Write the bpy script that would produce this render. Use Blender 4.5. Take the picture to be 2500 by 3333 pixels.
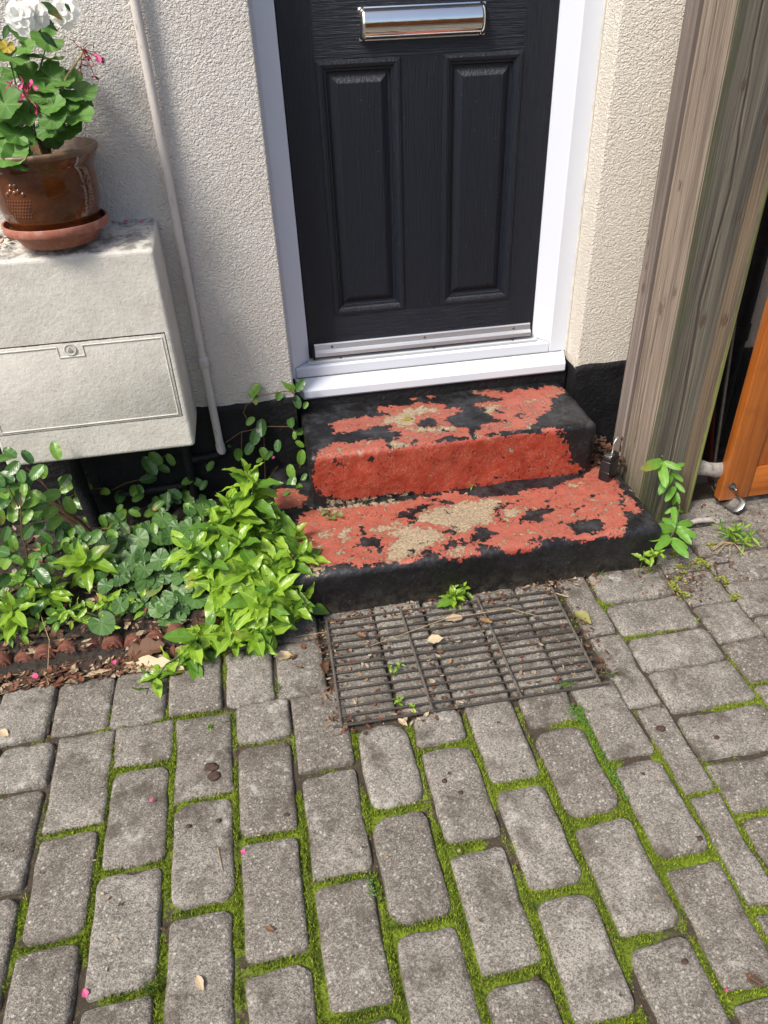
import bpy, bmesh, math, random
import numpy as np
from mathutils import Matrix, Vector

for o in list(bpy.data.objects): bpy.data.objects.remove(o)
SC = bpy.context.scene
COL = SC.collection

# ---------------------------------------------------------------- camera, sky, sun, exposure
cd = bpy.data.cameras.new('camera'); cam = bpy.data.objects.new('camera', cd); COL.objects.link(cam)
cd.sensor_fit = 'HORIZONTAL'; cd.sensor_width = 36.0; cd.lens = 34.58
cd.clip_start = 0.02; cd.clip_end = 200
YAW, PIT, ROL = (math.radians(v) for v in (8.5139, 35.3770, -2.4771))
fw = Vector((math.sin(YAW)*math.cos(PIT), math.cos(YAW)*math.cos(PIT), -math.sin(PIT)))
rt = Vector((math.cos(YAW), -math.sin(YAW), 0)); up = rt.cross(fw)
r2 = rt*math.cos(ROL) + up*math.sin(ROL); u2 = -rt*math.sin(ROL) + up*math.cos(ROL)
mw = Matrix(((r2.x, u2.x, -fw.x, -0.0556), (r2.y, u2.y, -fw.y, -2.2211), (r2.z, u2.z, -fw.z, 1.4318), (0, 0, 0, 1)))
cam.matrix_world = mw
SC.camera = cam

SUN_EL, SUN_AZ = math.radians(52), math.radians(-126)   # azimuth measured from +Y clockwise: front-left of the house
wd = bpy.data.worlds.new('World'); SC.world = wd; wd.use_nodes = True
wn = wd.node_tree; wn.nodes.clear()
wo = wn.nodes.new('ShaderNodeOutputWorld'); wb = wn.nodes.new('ShaderNodeBackground'); ws = wn.nodes.new('ShaderNodeTexSky')
ws.sky_type = 'NISHITA'; ws.sun_disc = False; ws.sun_elevation = SUN_EL; ws.sun_rotation = SUN_AZ
ws.air_density = 1.0; ws.dust_density = 3.0; ws.ozone_density = 1.0
wn.links.new(ws.outputs[0], wb.inputs[0]); wb.inputs[1].default_value = 0.13
wn.links.new(wb.outputs[0], wo.inputs[0])
sd = bpy.data.lights.new('sun', 'SUN'); sd.energy = 3.2; sd.angle = math.radians(16); sd.color = (1.0, 0.94, 0.85)
sun = bpy.data.objects.new('sun', sd); COL.objects.link(sun)
sdir = Vector((math.sin(SUN_AZ)*math.cos(SUN_EL), math.cos(SUN_AZ)*math.cos(SUN_EL), math.sin(SUN_EL)))
sun.rotation_euler = sdir.to_track_quat('Z', 'Y').to_euler(); sun.location = (-3, -5, 6)
SC.view_settings.view_transform = 'Standard'; SC.view_settings.look = 'None'
SC.view_settings.gamma = 1; SC.view_settings.use_curve_mapping = False
SC.view_settings.exposure = 0.55

# ---------------------------------------------------------------- helpers
def tag(o, label=None, cat=None, group=None, kind=None):
    if label: o['label'] = label
    if cat: o['category'] = cat
    if group: o['group'] = group
    if kind: o['kind'] = kind
    return o

def empty(name, loc, label, cat, group=None):
    o = bpy.data.objects.new(name, None); o.empty_display_size = .05
    COL.objects.link(o); o.location = loc
    return tag(o, label, cat, group)

def wloc(o):
    v = Vector(o.location)
    while o.parent: o = o.parent; v += Vector(o.location)
    return v

def mesh(name, verts, faces, smooth=False, uv=None):
    me = bpy.data.meshes.new(name); me.from_pydata([tuple(map(float, v)) for v in verts], [], [tuple(f) for f in faces])
    if smooth: me.polygons.foreach_set('use_smooth', [True]*len(me.polygons))
    if uv is not None:
        l = me.uv_layers.new(name='UVMap'); idx = np.zeros(len(me.loops), int); me.loops.foreach_get('vertex_index', idx)
        l.data.foreach_set('uv', np.asarray(uv, float)[idx].ravel())
    me.update()
    return me

def link(name, me, mat=None, parent=None, loc=None):
    """world-space mesh linked as one object; under a parent its origin stays at the world origin of the mesh data"""
    o = bpy.data.objects.new(name, me); COL.objects.link(o)
    if mat is not None and len(me.materials) == 0: me.materials.append(mat)
    if parent is not None:
        o.parent = parent; o.location = (Vector(loc) if loc is not None else Vector()) - wloc(parent)
    elif loc is not None: o.location = loc
    return o

class MB:
    def __init__(s): s.v = []; s.f = []
    def add(s, v, f):
        n = len(s.v); s.v += [tuple(map(float, p)) for p in v]; s.f += [tuple(i+n for i in q) for q in f]; return s
    def box(s, x0, x1, y0, y1, z0, z1):
        return s.add([(x0,y0,z0),(x1,y0,z0),(x1,y1,z0),(x0,y1,z0),(x0,y0,z1),(x1,y0,z1),(x1,y1,z1),(x0,y1,z1)],
                     [(0,3,2,1),(4,5,6,7),(0,1,5,4),(1,2,6,5),(2,3,7,6),(3,0,4,7)])
    def tube(s, pts, r, n=8, cap=True):
        pts = [Vector(p) for p in pts]; rr = r if isinstance(r, (list, tuple)) else [r]*len(pts)
        v = []; f = []; pa = None
        for i, p in enumerate(pts):
            d = (pts[min(i+1, len(pts)-1)] - pts[max(i-1, 0)]).normalized()
            if pa is None: a = d.orthogonal().normalized()
            else: a = (pa - d*pa.dot(d)).normalized()
            pa = a; b = d.cross(a)
            for k in range(n):
                t = 2*math.pi*k/n; v.append(p + (a*math.cos(t) + b*math.sin(t))*rr[i])
        for i in range(len(pts)-1):
            for k in range(n):
                f.append((i*n+k, i*n+(k+1)%n, (i+1)*n+(k+1)%n, (i+1)*n+k))
        if cap: f.append(tuple(range(n))[::-1]); f.append(tuple((len(pts)-1)*n+k for k in range(n)))
        return s.add(v, f)
    def lathe(s, c, prof, n=48):
        v = []; f = []
        for (r, z) in prof:
            for k in range(n):
                t = 2*math.pi*k/n; v.append((c[0]+r*math.cos(t), c[1]+r*math.sin(t), z))
        for i in range(len(prof)-1):
            for k in range(n): f.append((i*n+k, i*n+(k+1)%n, (i+1)*n+(k+1)%n, (i+1)*n+k))
        return s.add(v, f)
    def prism(s, prof, axis, a0, a1):
        """prof: list of (p,q); axis 0: (y,z) swept along x; axis 2: (x,y) swept along z"""
        n = len(prof)
        mk = (lambda p, a: (a, p[0], p[1])) if axis == 0 else (lambda p, a: (p[0], p[1], a))
        v = [mk(p, a0) for p in prof] + [mk(p, a1) for p in prof]
        f = [(i, (i+1)%n, n+(i+1)%n, n+i) for i in range(n)] + [tuple(range(n))[::-1], tuple(range(n, 2*n))]
        return s.add(v, f)
    def build(s, name, mat, parent=None, smooth=False, bevel=0, seg=2, tri=None, loc=None, autosmooth=None):
        me = mesh(name, s.v, s.f)
        bm = bmesh.new(); bm.from_mesh(me)
        if bevel:
            bm.normal_update()
            es = [e for e in bm.edges if len(e.link_faces) == 2 and e.calc_face_angle(0) > .35]
            bmesh.ops.bevel(bm, geom=es, offset=bevel, segments=seg, affect='EDGES', profile=.5)
        bmesh.ops.recalc_face_normals(bm, faces=bm.faces)
        bm.to_mesh(me); bm.free()
        if smooth or bevel:
            me.polygons.foreach_set('use_smooth', [True]*len(me.polygons))
            if hasattr(me, 'set_sharp_from_angle'): me.set_sharp_from_angle(angle=math.radians(autosmooth or 40))
        return link(name, me, mat, parent, loc)

# --- numpy value noise
_rs = np.random.RandomState(7); _T = _rs.rand(64, 64, 64)
def vnoise(p):
    p = np.asarray(p, float); i = np.floor(p).astype(int); f = p - i; f = f*f*(3-2*f)
    x0, y0, z0 = (i % 64).T; x1, y1, z1 = ((i+1) % 64).T; fx, fy, fz = f.T
    L = lambda a, b, t: a + (b-a)*t
    return L(L(L(_T[x0,y0,z0], _T[x1,y0,z0], fx), L(_T[x0,y1,z0], _T[x1,y1,z0], fx), fy),
             L(L(_T[x0,y0,z1], _T[x1,y0,z1], fx), L(_T[x0,y1,z1], _T[x1,y1,z1], fx), fy), fz) - .5
def fbm(p, o=4):
    p = np.asarray(p, float); s = 0; a = 1
    for k in range(o): s = s + a*vnoise(p + 17.3*k); p = p*2.03; a *= .5
    return s

def poly_sd(P, poly):
    """signed distance (inside positive) of points to polygon, clamped to +-.05"""
    poly = np.array(poly, float); out = np.full(len(P), -.05)
    lo, hi = poly.min(0) - .05, poly.max(0) + .05
    m = np.all((P > lo) & (P < hi), axis=1)
    if not m.any(): return out
    Q = P[m]; d = np.full(len(Q), 9.); ins = np.zeros(len(Q), bool)
    for a, b in zip(poly, np.roll(poly, -1, 0)):
        ab = b - a; t = np.clip(((Q-a)@ab)/max(ab@ab, 1e-12), 0, 1); e = Q - a - t[:, None]*ab
        d = np.minimum(d, np.hypot(e[:, 0], e[:, 1]))
        c = (a[1] > Q[:, 1]) != (b[1] > Q[:, 1])
        with np.errstate(divide='ignore', invalid='ignore'):
            ins ^= c & (Q[:, 0] < (b[0]-a[0])*(Q[:, 1]-a[1])/(b[1]-a[1]+1e-15) + a[0])
    out[m] = np.clip(np.where(ins, d, -d), -.05, .05)
    return out
def union_sd(P, polys):
    r = np.full(len(P), -.05)
    for q in polys: r = np.maximum(r, poly_sd(P, q))
    return r

# --- materials
def srgb(r, g, b):
    c = lambda v: (v/255/12.92 if v <= 10.3 else ((v/255+.055)/1.055)**2.4)
    return (c(r), c(g), c(b), 1)
class Mat:
    def __init__(s, name):
        s.m = bpy.data.materials.new(name); s.m.use_nodes = True; s.t = s.m.node_tree; s.t.nodes.clear()
        s.out = s.t.nodes.new('ShaderNodeOutputMaterial'); s.b = s.n('ShaderNodeBsdfPrincipled')
        s.t.links.new(s.b.outputs[0], s.out.inputs[0]); s._oc = None
    def n(s, ty, **kw):
        nd = s.t.nodes.new(ty)
        for k, v in kw.items():
            if hasattr(nd, k) and not k[0].isupper(): setattr(nd, k, v)
        return nd
    def set(s, sock, v):
        if isinstance(v, bpy.types.NodeSocket): s.t.links.new(v, sock)
        else: sock.default_value = v
    def oc(s, kind='Object'):
        if s._oc is None: s._oc = s.n('ShaderNodeTexCoord')
        return s._oc.outputs[kind]
    def mapv(s, vec, scale=(1,1,1), rot=(0,0,0), loc=None):
        m = s.n('ShaderNodeMapping'); s.set(m.inputs['Vector'], vec); m.inputs['Scale'].default_value = scale; m.inputs['Rotation'].default_value = rot
        if loc is not None: s.set(m.inputs['Location'], loc)
        return m.outputs[0]
    def noise(s, scale, detail=4, rough=.55, vec=None, dist=0, col=False):
        x = s.n('ShaderNodeTexNoise'); s.set(x.inputs['Vector'], vec if vec is not None else s.oc())
        x.inputs['Scale'].default_value = scale; x.inputs['Detail'].default_value = detail; x.inputs['Roughness'].default_value = rough; x.inputs['Distortion'].default_value = dist
        return x.outputs[1 if col else 0]
    def voro(s, scale, vec=None, feature='F1', out='Distance', rnd=1):
        x = s.n('ShaderNodeTexVoronoi'); x.feature = feature; s.set(x.inputs['Vector'], vec if vec is not None else s.oc())
        x.inputs['Scale'].default_value = scale; x.inputs['Randomness'].default_value = rnd
        return x.outputs[out]
    def ramp(s, f, stops, interp='LINEAR'):
        r = s.n('ShaderNodeValToRGB'); r.color_ramp.interpolation = interp; e = r.color_ramp.elements
        while len(e) < len(stops): e.new(.5)
        for el, (p, c) in zip(e, stops):
            el.position = p; el.color = c if isinstance(c, tuple) else (c, c, c, 1)
        s.set(r.inputs[0], f); return r.outputs[0]
    def mix(s, f, a, b, mode='MIX'):
        x = s.n('ShaderNodeMix'); x.data_type = 'RGBA'; x.blend_type = mode
        s.set(x.inputs[0], f); s.set(x.inputs[6], a); s.set(x.inputs[7], b); return x.outputs[2]
    def math(s, op, a, b=0., c=None, clamp=False):
        x = s.n('ShaderNodeMath'); x.operation = op; x.use_clamp = clamp; s.set(x.inputs[0], a); s.set(x.inputs[1], b)
        if c is not None: s.set(x.inputs[2], c)
        return x.outputs[0]
    def attr(s, name):
        x = s.n('ShaderNodeAttribute'); x.attribute_name = name; return x.outputs['Fac']
    def rnd(s): return s.n('ShaderNodeObjectInfo').outputs['Random']
    def sep(s, v, k):
        x = s.n('ShaderNodeSeparateXYZ'); s.set(x.inputs[0], v); return x.outputs[k]
    def bump(s, h, dist=.002, strength=1., normal=None):
        x = s.n('ShaderNodeBump'); x.inputs['Distance'].default_value = dist; x.inputs['Strength'].default_value = strength
        s.set(x.inputs['Height'], h)
        if normal is not None: s.set(x.inputs['Normal'], normal)
        return x.outputs[0]
    def fin(s, color=None, rough=None, normal=None, **kw):
        if color is not None: s.set(s.b.inputs['Base Color'], color)
        if rough is not None: s.set(s.b.inputs['Roughness'], rough)
        if normal is not None: s.set(s.b.inputs['Normal'], normal)
        for k, v in kw.items(): s.set(s.b.inputs[k.replace('_', ' ')], v)
        return s.m

def simple(name, c, rough=.5, var=.15, scale=40, bump=.0, bscale=200, **kw):
    m = Mat(name); c2 = tuple(v*(1-var) for v in c[:3]) + (1,)
    col = m.mix(m.ramp(m.noise(scale), [(.35, 0.), (.65, 1.)]), c2, c)
    return m.fin(col, rough, m.bump(m.noise(bscale, 3), bump) if bump else None, **kw)

def mat_render(name, base, dirt, warm):
    m = Mat(name)
    p = m.oc()
    w = m.mapv(p, (1, 1, 1.25))
    n1 = m.noise(140, 2, .5, w, .8); n2 = m.noise(300, 2, .5, w, .5); v = m.voro(190, w, 'SMOOTH_F1')
    h = m.math('ADD', m.math('MULTIPLY', m.ramp(n1, [(.32, 0.), (.62, 1.)]), .75), m.math('MULTIPLY', n2, .35))
    h = m.math('SUBTRACT', h, m.math('MULTIPLY', v, .35))
    big = m.ramp(m.noise(3.5, 5, .6), [(.35, 0.), (.7, 1.)])
    col = m.mix(m.math('MULTIPLY', big, .5), base, warm)
    pit = m.ramp(h, [(.0, 1.), (.4, 0.)])
    col = m.mix(m.math('MULTIPLY', pit, .12), col, dirt)
    return m.fin(col, .85, m.bump(h, .0038, .8))
M_RENDER = mat_render('render_cream', srgb(216, 211, 203), srgb(130, 120, 108), srgb(202, 194, 183))
M_RENDER2 = mat_render('render_cream_right', srgb(216, 210, 198), srgb(130, 120, 105), srgb(206, 198, 183))
def mat_blackpaint():
    m = Mat('black_masonry_paint')
    n = m.noise(60, 5, .6); g = m.ramp(m.noise(9, 6, .7), [(.42, 0.), (.75, 1.)])
    spk = m.ramp(m.noise(160, 2), [(.70, 0.), (.74, 1.)])
    col = m.mix(m.math('MULTIPLY', g, .6), (.0045, .0045, .0052, 1), (.020, .020, .023, 1))
    col = m.mix(m.math('MULTIPLY', spk, .18), col, (.2, .2, .19, 1))
    grime = m.math('MULTIPLY', m.ramp(m.sep(m.oc(), 2), [(.0, 1.), (.09, 0.)]), m.ramp(m.noise(30, 6, .7), [(.4, 0.), (.6, .8)]))
    col = m.mix(grime, col, (.050, .044, .030, 1))
    return m.fin(col, .62, m.bump(m.math('ADD', n, m.math('MULTIPLY', m.noise(230, 3), .5)), .005), Specular_IOR_Level=.35)
M_BLACK = mat_blackpaint()
M_UPVC = Mat('white_upvc')
_g = M_UPVC.ramp(M_UPVC.noise(55, 6, .75), [(.66, 0.), (.74, .35)]); _s = M_UPVC.ramp(M_UPVC.noise(140, 2, .5), [(.755, 0.), (.775, .7)])
_lowz = M_UPVC.ramp(M_UPVC.sep(M_UPVC.oc(), 2), [(.36, 1.), (.52, .15)])
M_UPVC = M_UPVC.fin(M_UPVC.mix(M_UPVC.math('MULTIPLY', M_UPVC.math('MAXIMUM', _g, _s), _lowz), (.63, .66, .72, 1), (.22, .19, .16, 1)), .24)
M_GREYUPVC = simple('grey_threshold', (.50, .52, .54, 1), .35, .1, 12)
M_ALU = Mat('brushed_aluminium'); M_ALU = M_ALU.fin(M_ALU.mix(M_ALU.noise(30, 3, .5, M_ALU.mapv(M_ALU.oc(), (1, 40, 40))), (.80, .82, .85, 1), (.92, .94, .97, 1)), .42, Metallic=1.)
M_CHROME = simple('polished_chrome', (.82, .80, .76, 1), .04, .02, Metallic=1.)
M_STEEL = simple('worn_steel', (.30, .30, .29, 1), .36, .35, 60, Metallic=1.)
def mat_door(name, sc):
    m = Mat(name); v = m.mapv(m.oc(), sc)
    g = m.noise(1., 5, .6, v, .6); g2 = m.noise(2.7, 3, .6, v)
    h = m.math('ADD', m.ramp(g, [(.40, 0.), (.60, 1.)]), m.math('MULTIPLY', g2, .5))
    spk = m.ramp(m.noise(170, 1), [(.765, 0.), (.78, 1.)])
    col = m.mix(m.math('MULTIPLY', spk, .35), (.0060, .0085, .0155, 1), (.25, .25, .25, 1))
    return m.fin(col, m.math('ADD', .30, m.math('MULTIPLY', g2, .22)), m.bump(h, .0013, .6), Specular_IOR_Level=.5)
M_DOORV = mat_door('black_door_grain_upright', (230, 230, 9)); M_DOORH = mat_door('black_door_grain_level', (9, 230, 230))

def mat_step():
    m = Mat('flaking_step_paint')
    e = m.noise(55, 6, .62); n2 = m.noise(240, 4, .6); n3 = m.noise(22, 5, .6)
    ec = m.math('SUBTRACT', e, .5)
    R, B, T = m.attr('red'), m.attr('blk'), m.attr('tan')
    sharp = lambda s: m.math('MULTIPLY', s, 900., clamp=True)
    red = sharp(m.math('ADD', m.math('ADD', R, .004), m.math('ADD', m.math('MULTIPLY', ec, .090), m.math('MULTIPLY', m.math('SUBTRACT', n2, .5), .008))))
    blk = sharp(m.math('ADD', B, m.math('ADD', m.math('ADD', m.math('MULTIPLY', ec, .10), -.003), m.math('MULTIPLY', m.math('SUBTRACT', n2, .5), .008))))
    tan = sharp(m.math('ADD', T, m.math('ADD', m.math('MULTIPLY', ec, .12), m.math('MULTIPLY', m.math('SUBTRACT', n2, .5), .06))))
    chips = m.math('MULTIPLY', m.ramp(n2, [(.585, 0.), (.61, 1.)]), m.ramp(n3, [(.42, 0.), (.56, 1.)]))
    bchips = m.math('MULTIPLY', m.ramp(m.noise(130, 5, .65, m.mapv(m.oc(), (1,1,1), (0,0,0), (3.1, 1.7, .4))), [(.60, 0.), (.615, 1.)]), m.ramp(m.noise(9, 3), [(.44, 0.), (.56, 1.)]))
    fa = m.noise(26, 8, .72, None, .4); fb = m.noise(31, 8, .72, m.mapv(m.oc(), (1, 1, 1), (0, 0, 0), (2.3, 5.1, .7)), .4)
    fl1 = m.math('MULTIPLY', m.ramp(fa, [(.632, 0.), (.638, 1.)]), m.math('ADD', m.math('MULTIPLY', m.attr('flat'), .9), .1)); fl2 = m.math('MULTIPLY', m.ramp(fb, [(.585, 0.), (.592, 1.)]), m.attr('flat'))
    g = m.ramp(m.noise(14, 7, .72), [(.46, 0.), (.70, 1.)])
    blackc = m.mix(m.math('MULTIPLY', g, m.math('ADD', m.math('MULTIPLY', m.attr('flat'), .55), .25)), (.0065, .0065, .0075, 1), (.055, .056, .062, 1))
    lowz = m.math('MULTIPLY', m.ramp(m.sep(m.oc(), 2), [(.0, 1.), (.07, 0.)]), m.ramp(m.noise(28, 6, .7), [(.42, 0.), (.6, .8)]))
    blackc = m.mix(lowz, blackc, (.055, .048, .034, 1))
    blackc = m.mix(m.math('MULTIPLY', m.ramp(n2, [(.60, 0.), (.68, 1.)]), .4), blackc, (.14, .135, .125, 1))
    redc = m.mix(m.ramp(n3, [(.3, 0.), (.7, 1.)]), srgb(134, 44, 27), srgb(160, 63, 45))
    redc = m.mix(m.ramp(m.noise(320, 3), [(.52, 0.), (.75, .4)]), redc, srgb(206, 120, 102))
    dust_sheen = m.ramp(m.attr('flat'), [(.3, 0.), (.9, 1.)])  # upward faces paler: dust plus the sky's sheen, mixed into the red
    redc = m.mix(m.math('MULTIPLY', dust_sheen, m.ramp(m.noise(50, 5, .7), [(.3, .18), (.75, .48)])), redc, srgb(170, 120, 105))
    tanc = m.mix(m.ramp(m.noise(150, 5, .65), [(.35, 0.), (.7, 1.)]), srgb(122, 106, 85), srgb(178, 161, 133))
    tanc = m.mix(m.ramp(n2, [(.60, 0.), (.68, .7)]), tanc, srgb(96, 84, 68))
    c = m.mix(red, blackc, redc)
    c = m.mix(m.math('MULTIPLY', m.math('MULTIPLY', chips, red), .9), c, tanc)
    c = m.mix(m.math('MULTIPLY', bchips, red), c, blackc)
    c = m.mix(m.math('MULTIPLY', fl2, red), c, tanc)
    c = m.mix(tan, c, tanc)
    c = m.mix(m.math('MULTIPLY', m.math('MULTIPLY', fl1, m.math('MAXIMUM', red, tan)), 1.), c, blackc)
    c = m.mix(blk, c, blackc)
    paint = m.math('ADD', m.math('MULTIPLY', red, .5), m.math('MULTIPLY', blk, .4))
    paint = m.math('SUBTRACT', paint, m.math('MULTIPLY', m.math('MAXIMUM', tan, m.math('MULTIPLY', fl2, red)), .7))
    h = m.math('ADD', m.math('ADD', m.math('MULTIPLY', paint, 1.6), m.math('MULTIPLY', n2, m.math('ADD', .12, m.math('MULTIPLY', tan, .5)))), m.math('MULTIPLY', e, .9))
    rough = m.math('ADD', .34, m.math('MULTIPLY', tan, .5))
    rough = m.math('ADD', rough, m.math('MULTIPLY', e, .15))
    return m.fin(c, rough, m.bump(h, .0018, 1.), Specular_IOR_Level=.45)
M_STEP = mat_step()

def mat_paver():
    m = Mat('tumbled_concrete'); r = m.rnd()
    off = m.n('ShaderNodeCombineXYZ'); m.set(off.inputs[0], m.math('MULTIPLY', r, 37.)); m.set(off.inputs[1], m.math('MULTIPLY', r, 91.)); m.set(off.inputs[2], m.math('MULTIPLY', r, 13.))
    v = m.mapv(m.oc(), (1, 1, 1), (0, 0, 0), off.outputs[0])
    cell = m.voro(400, v, 'F1', 'Color'); cs = m.sep(cell, 0); d = m.voro(400, v)
    cell2 = m.sep(m.voro(150, v, 'F1', 'Color'), 1); d2 = m.voro(150, v)
    big = m.noise(9, 6, .65, v); mid = m.noise(45, 4, .6, v)
    c = m.mix(m.ramp(big, [(.3, 0.), (.7, 1.)]), (.145, .130, .110, 1), (.325, .30, .262, 1))
    c = m.mix(m.math('MULTIPLY', r, .60), c, (.115, .095, .075, 1))
    c = m.mix(m.ramp(cs, [(.22, .65), (.45, 0.)]), c, (.060, .052, .043, 1))
    c = m.mix(m.ramp(cs, [(.68, 0.), (.97, .55)]), c, (.36, .335, .29, 1))
    pb = m.math('MULTIPLY', m.ramp(cell2, [(.86, 0.), (.93, .8)]), m.ramp(d2, [(.25, 1.), (.5, 0.)]))
    c = m.mix(pb, c, (.42, .40, .36, 1))
    lich = m.ramp(m.noise(17, 7, .74, v), [(.585, 0.), (.65, .65)])
    c = m.mix(lich, c, (.40, .385, .345, 1))
    dirt = m.ramp(m.noise(13, 6, .7, m.mapv(v, (1, 1, 1), (0, 0, 0), (5, 3, 1))), [(.50, 0.), (.66, .8)])
    c = m.mix(dirt, c, (.06, .047, .034, 1))
    h = m.math('ADD', m.math('MULTIPLY', mid, 2.2), m.math('MULTIPLY', d, .35))
    h = m.math('ADD', h, m.math('MULTIPLY', m.noise(260, 3, .6, v), .6))
    return m.fin(c, .82, m.bump(h, .0030, .85))
M_PAVER = mat_paver()
def mat_bed():
    m = Mat('joint_moss_and_dirt')
    a = m.attr('moss'); n = m.noise(180, 5, .7); n2 = m.noise(600, 3, .6); n3 = m.noise(14, 5, .65)
    moss = m.mix(m.ramp(n3, [(.32, 0.), (.66, 1.)]), (.085, .135, .007, 1), (.29, .40, .014, 1))
    moss = m.mix(m.ramp(n, [(.34, .9), (.56, 0.)]), moss, (.015, .021, .004, 1))
    dirt = m.mix(n2, (.030, .022, .014, 1), (.13, .10, .068, 1))
    dirt = m.mix(m.ramp(m.voro(260, None, 'F1', 'Color'), [(.80, 0.), (.9, .5)]), dirt, (.30, .20, .11, 1))
    f = m.ramp(m.math('ADD', a, m.math('MULTIPLY', m.math('SUBTRACT', n, .5), 1.2)), [(.42, 0.), (.58, 1.)])
    return m.fin(m.mix(f, dirt, moss), .95, m.bump(m.math('ADD', n, n2), .006, 1.))
M_BED = mat_bed()
def mat_soil():
    m = Mat('dark_soil'); n = m.noise(70, 6, .7)
    c = m.mix(m.ramp(n, [(.35, 0.), (.7, 1.)]), (.012, .009, .007, 1), (.06, .045, .032, 1))
    return m.fin(c, .95, m.bump(n, .012))
M_SOIL = mat_soil()

def mat_leaf(name, dark, light, vein, rough=.42, trans=.28, polar=False, vs=.5, bumpd=.0012):
    m = Mat(name); r = m.rnd()
    uv = m.oc('UV'); u = m.sep(uv, 0); v = m.sep(uv, 1)
    c = m.mix(m.math('ADD', m.math('MULTIPLY', r, .75), m.math('MULTIPLY', m.noise(35, 3), .3)), dark, light)
    if polar:
        a = m.math('ABSOLUTE', m.math('SUBTRACT', m.math('FRACT', m.math('MULTIPLY', u, 9.)), .5))
        w = m.math('MULTIPLY', a, v); ve = m.ramp(w, [(.0, 1.), (.05, 0.)])
        h = m.math('MULTIPLY', a, v)
    else:
        a = m.math('ABSOLUTE', m.math('SUBTRACT', u, .5)); mid = m.ramp(a, [(.02, 1.), (.055, 0.)])
        s = m.math('ABSOLUTE', m.math('SUBTRACT', m.math('FRACT', m.math('SUBTRACT', m.math('MULTIPLY', v, 7.), m.math('MULTIPLY', a, 4.))), .5))
        ve = m.math('MAXIMUM', mid, m.math('MULTIPLY', m.ramp(s, [(.02, 1.), (.09, 0.)]), .35))
        h = m.math('ADD', m.math('MULTIPLY', a, 2.), m.math('MULTIPLY', s, .35))
    c = m.mix(m.math('MULTIPLY', ve, vs), c, vein)
    yb = m.math('MULTIPLY', m.ramp(r, [(.955, 0.), (.97, 1.)]), m.ramp(m.math('ADD', m.math('MULTIPLY', v, .5), m.math('MULTIPLY', m.noise(60, 4), .6)), [(.5, 0.), (.75, .75)])) if vs >= .5 else 0.
    if vs >= .5: c = m.mix(yb, c, (.30, .20, .05, 1))
    m.fin(c, rough, m.bump(h, bumpd, .8), Specular_IOR_Level=.5)
    tr = m.n('ShaderNodeBsdfTranslucent'); m.set(tr.inputs[0], m.mix(.5, c, light)); mx = m.n('ShaderNodeMixShader'); mx.inputs[0].default_value = trans
    m.t.links.new(m.b.outputs[0], mx.inputs[1]); m.t.links.new(tr.outputs[0], mx.inputs[2]); m.t.links.new(mx.outputs[0], m.out.inputs[0])
    return m.m
L_SNAP = mat_leaf('leaf_bright', (.14, .28, .018, 1), (.30, .48, .040, 1), (.46, .60, .16, 1), .30)
L_SNAPD = mat_leaf('leaf_mid', (.065, .17, .016, 1), (.13, .27, .026, 1), (.2, .32, .08, 1), .36)
L_VINCA = mat_leaf('leaf_glossy_dark', (.030, .095, .022, 1), (.10, .22, .040, 1), (.18, .32, .11, 1), .30, .2)
L_VINCAB = mat_leaf('leaf_glossy_light', (.09, .22, .022, 1), (.18, .33, .04, 1), (.25, .36, .10, 1), .34, .25)
L_VIOLET = mat_leaf('leaf_heart', (.038, .105, .024, 1), (.09, .19, .042, 1), (.15, .24, .09, 1), .45, .18, True, .55, .003)
L_GER = mat_leaf('leaf_geranium', (.045, .13, .016, 1), (.11, .25, .035, 1), (.19, .33, .09, 1), .55, .22, True, .5, .002)
L_HYP = mat_leaf('leaf_hypericum', (.10, .27, .026, 1), (.18, .38, .042, 1), (.22, .40, .10, 1), .42, .3)
L_ROSE = mat_leaf('leaf_deep_green', (.018, .055, .012, 1), (.035, .09, .018, 1), (.08, .16, .04, 1), .4, .15)
L_YEL = mat_leaf('leaf_yellow', (.35, .26, .02, 1), (.5, .36, .03, 1), (.4, .35, .06, 1), .5)
L_SEDUM = mat_leaf('leaf_lime', (.20, .24, .02, 1), (.36, .40, .05, 1), (.4, .45, .1, 1), .5)
L_DEAD = mat_leaf('leaf_dead_brown', (.085, .035, .016, 1), (.20, .105, .05, 1), (.12, .07, .04, 1), .7, .1)
L_PALE = mat_leaf('leaf_dead_pale', (.38, .29, .18, 1), (.55, .44, .29, 1), (.3, .22, .12, 1), .7, .1)
L_DRYGREEN = mat_leaf('leaf_drying', (.28, .27, .09, 1), (.36, .33, .12, 1), (.35, .25, .1, 1), .6)
L_WHITE = mat_leaf('petal_white', (.82, .82, .78, 1), (.88, .88, .85, 1), (.8, .8, .7, 1), .6, .45, False, .2)
L_PINK = mat_leaf('petal_pink', (.72, .05, .20, 1), (.85, .15, .36, 1), (.7, .2, .4, 1), .5, .3, False, .2)
L_MAG = mat_leaf('petal_magenta', (.30, .016, .06, 1), (.50, .045, .14, 1), (.3, .02, .05, 1), .6, .2, False, .2)
M_STEM = simple('green_stem', (.10, .17, .04, 1), .5, .4, 80)
M_STEMB = simple('brown_stem', (.16, .09, .045, 1), .7, .4, 80, .002)
M_STRAW = simple('dry_straw', (.42, .31, .17, 1), .7, .3, 60)
L_GRASS = mat_leaf('grass_blade', (.06, .13, .02, 1), (.16, .24, .04, 1), (.2, .3, .08, 1), .5, .2)

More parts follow.
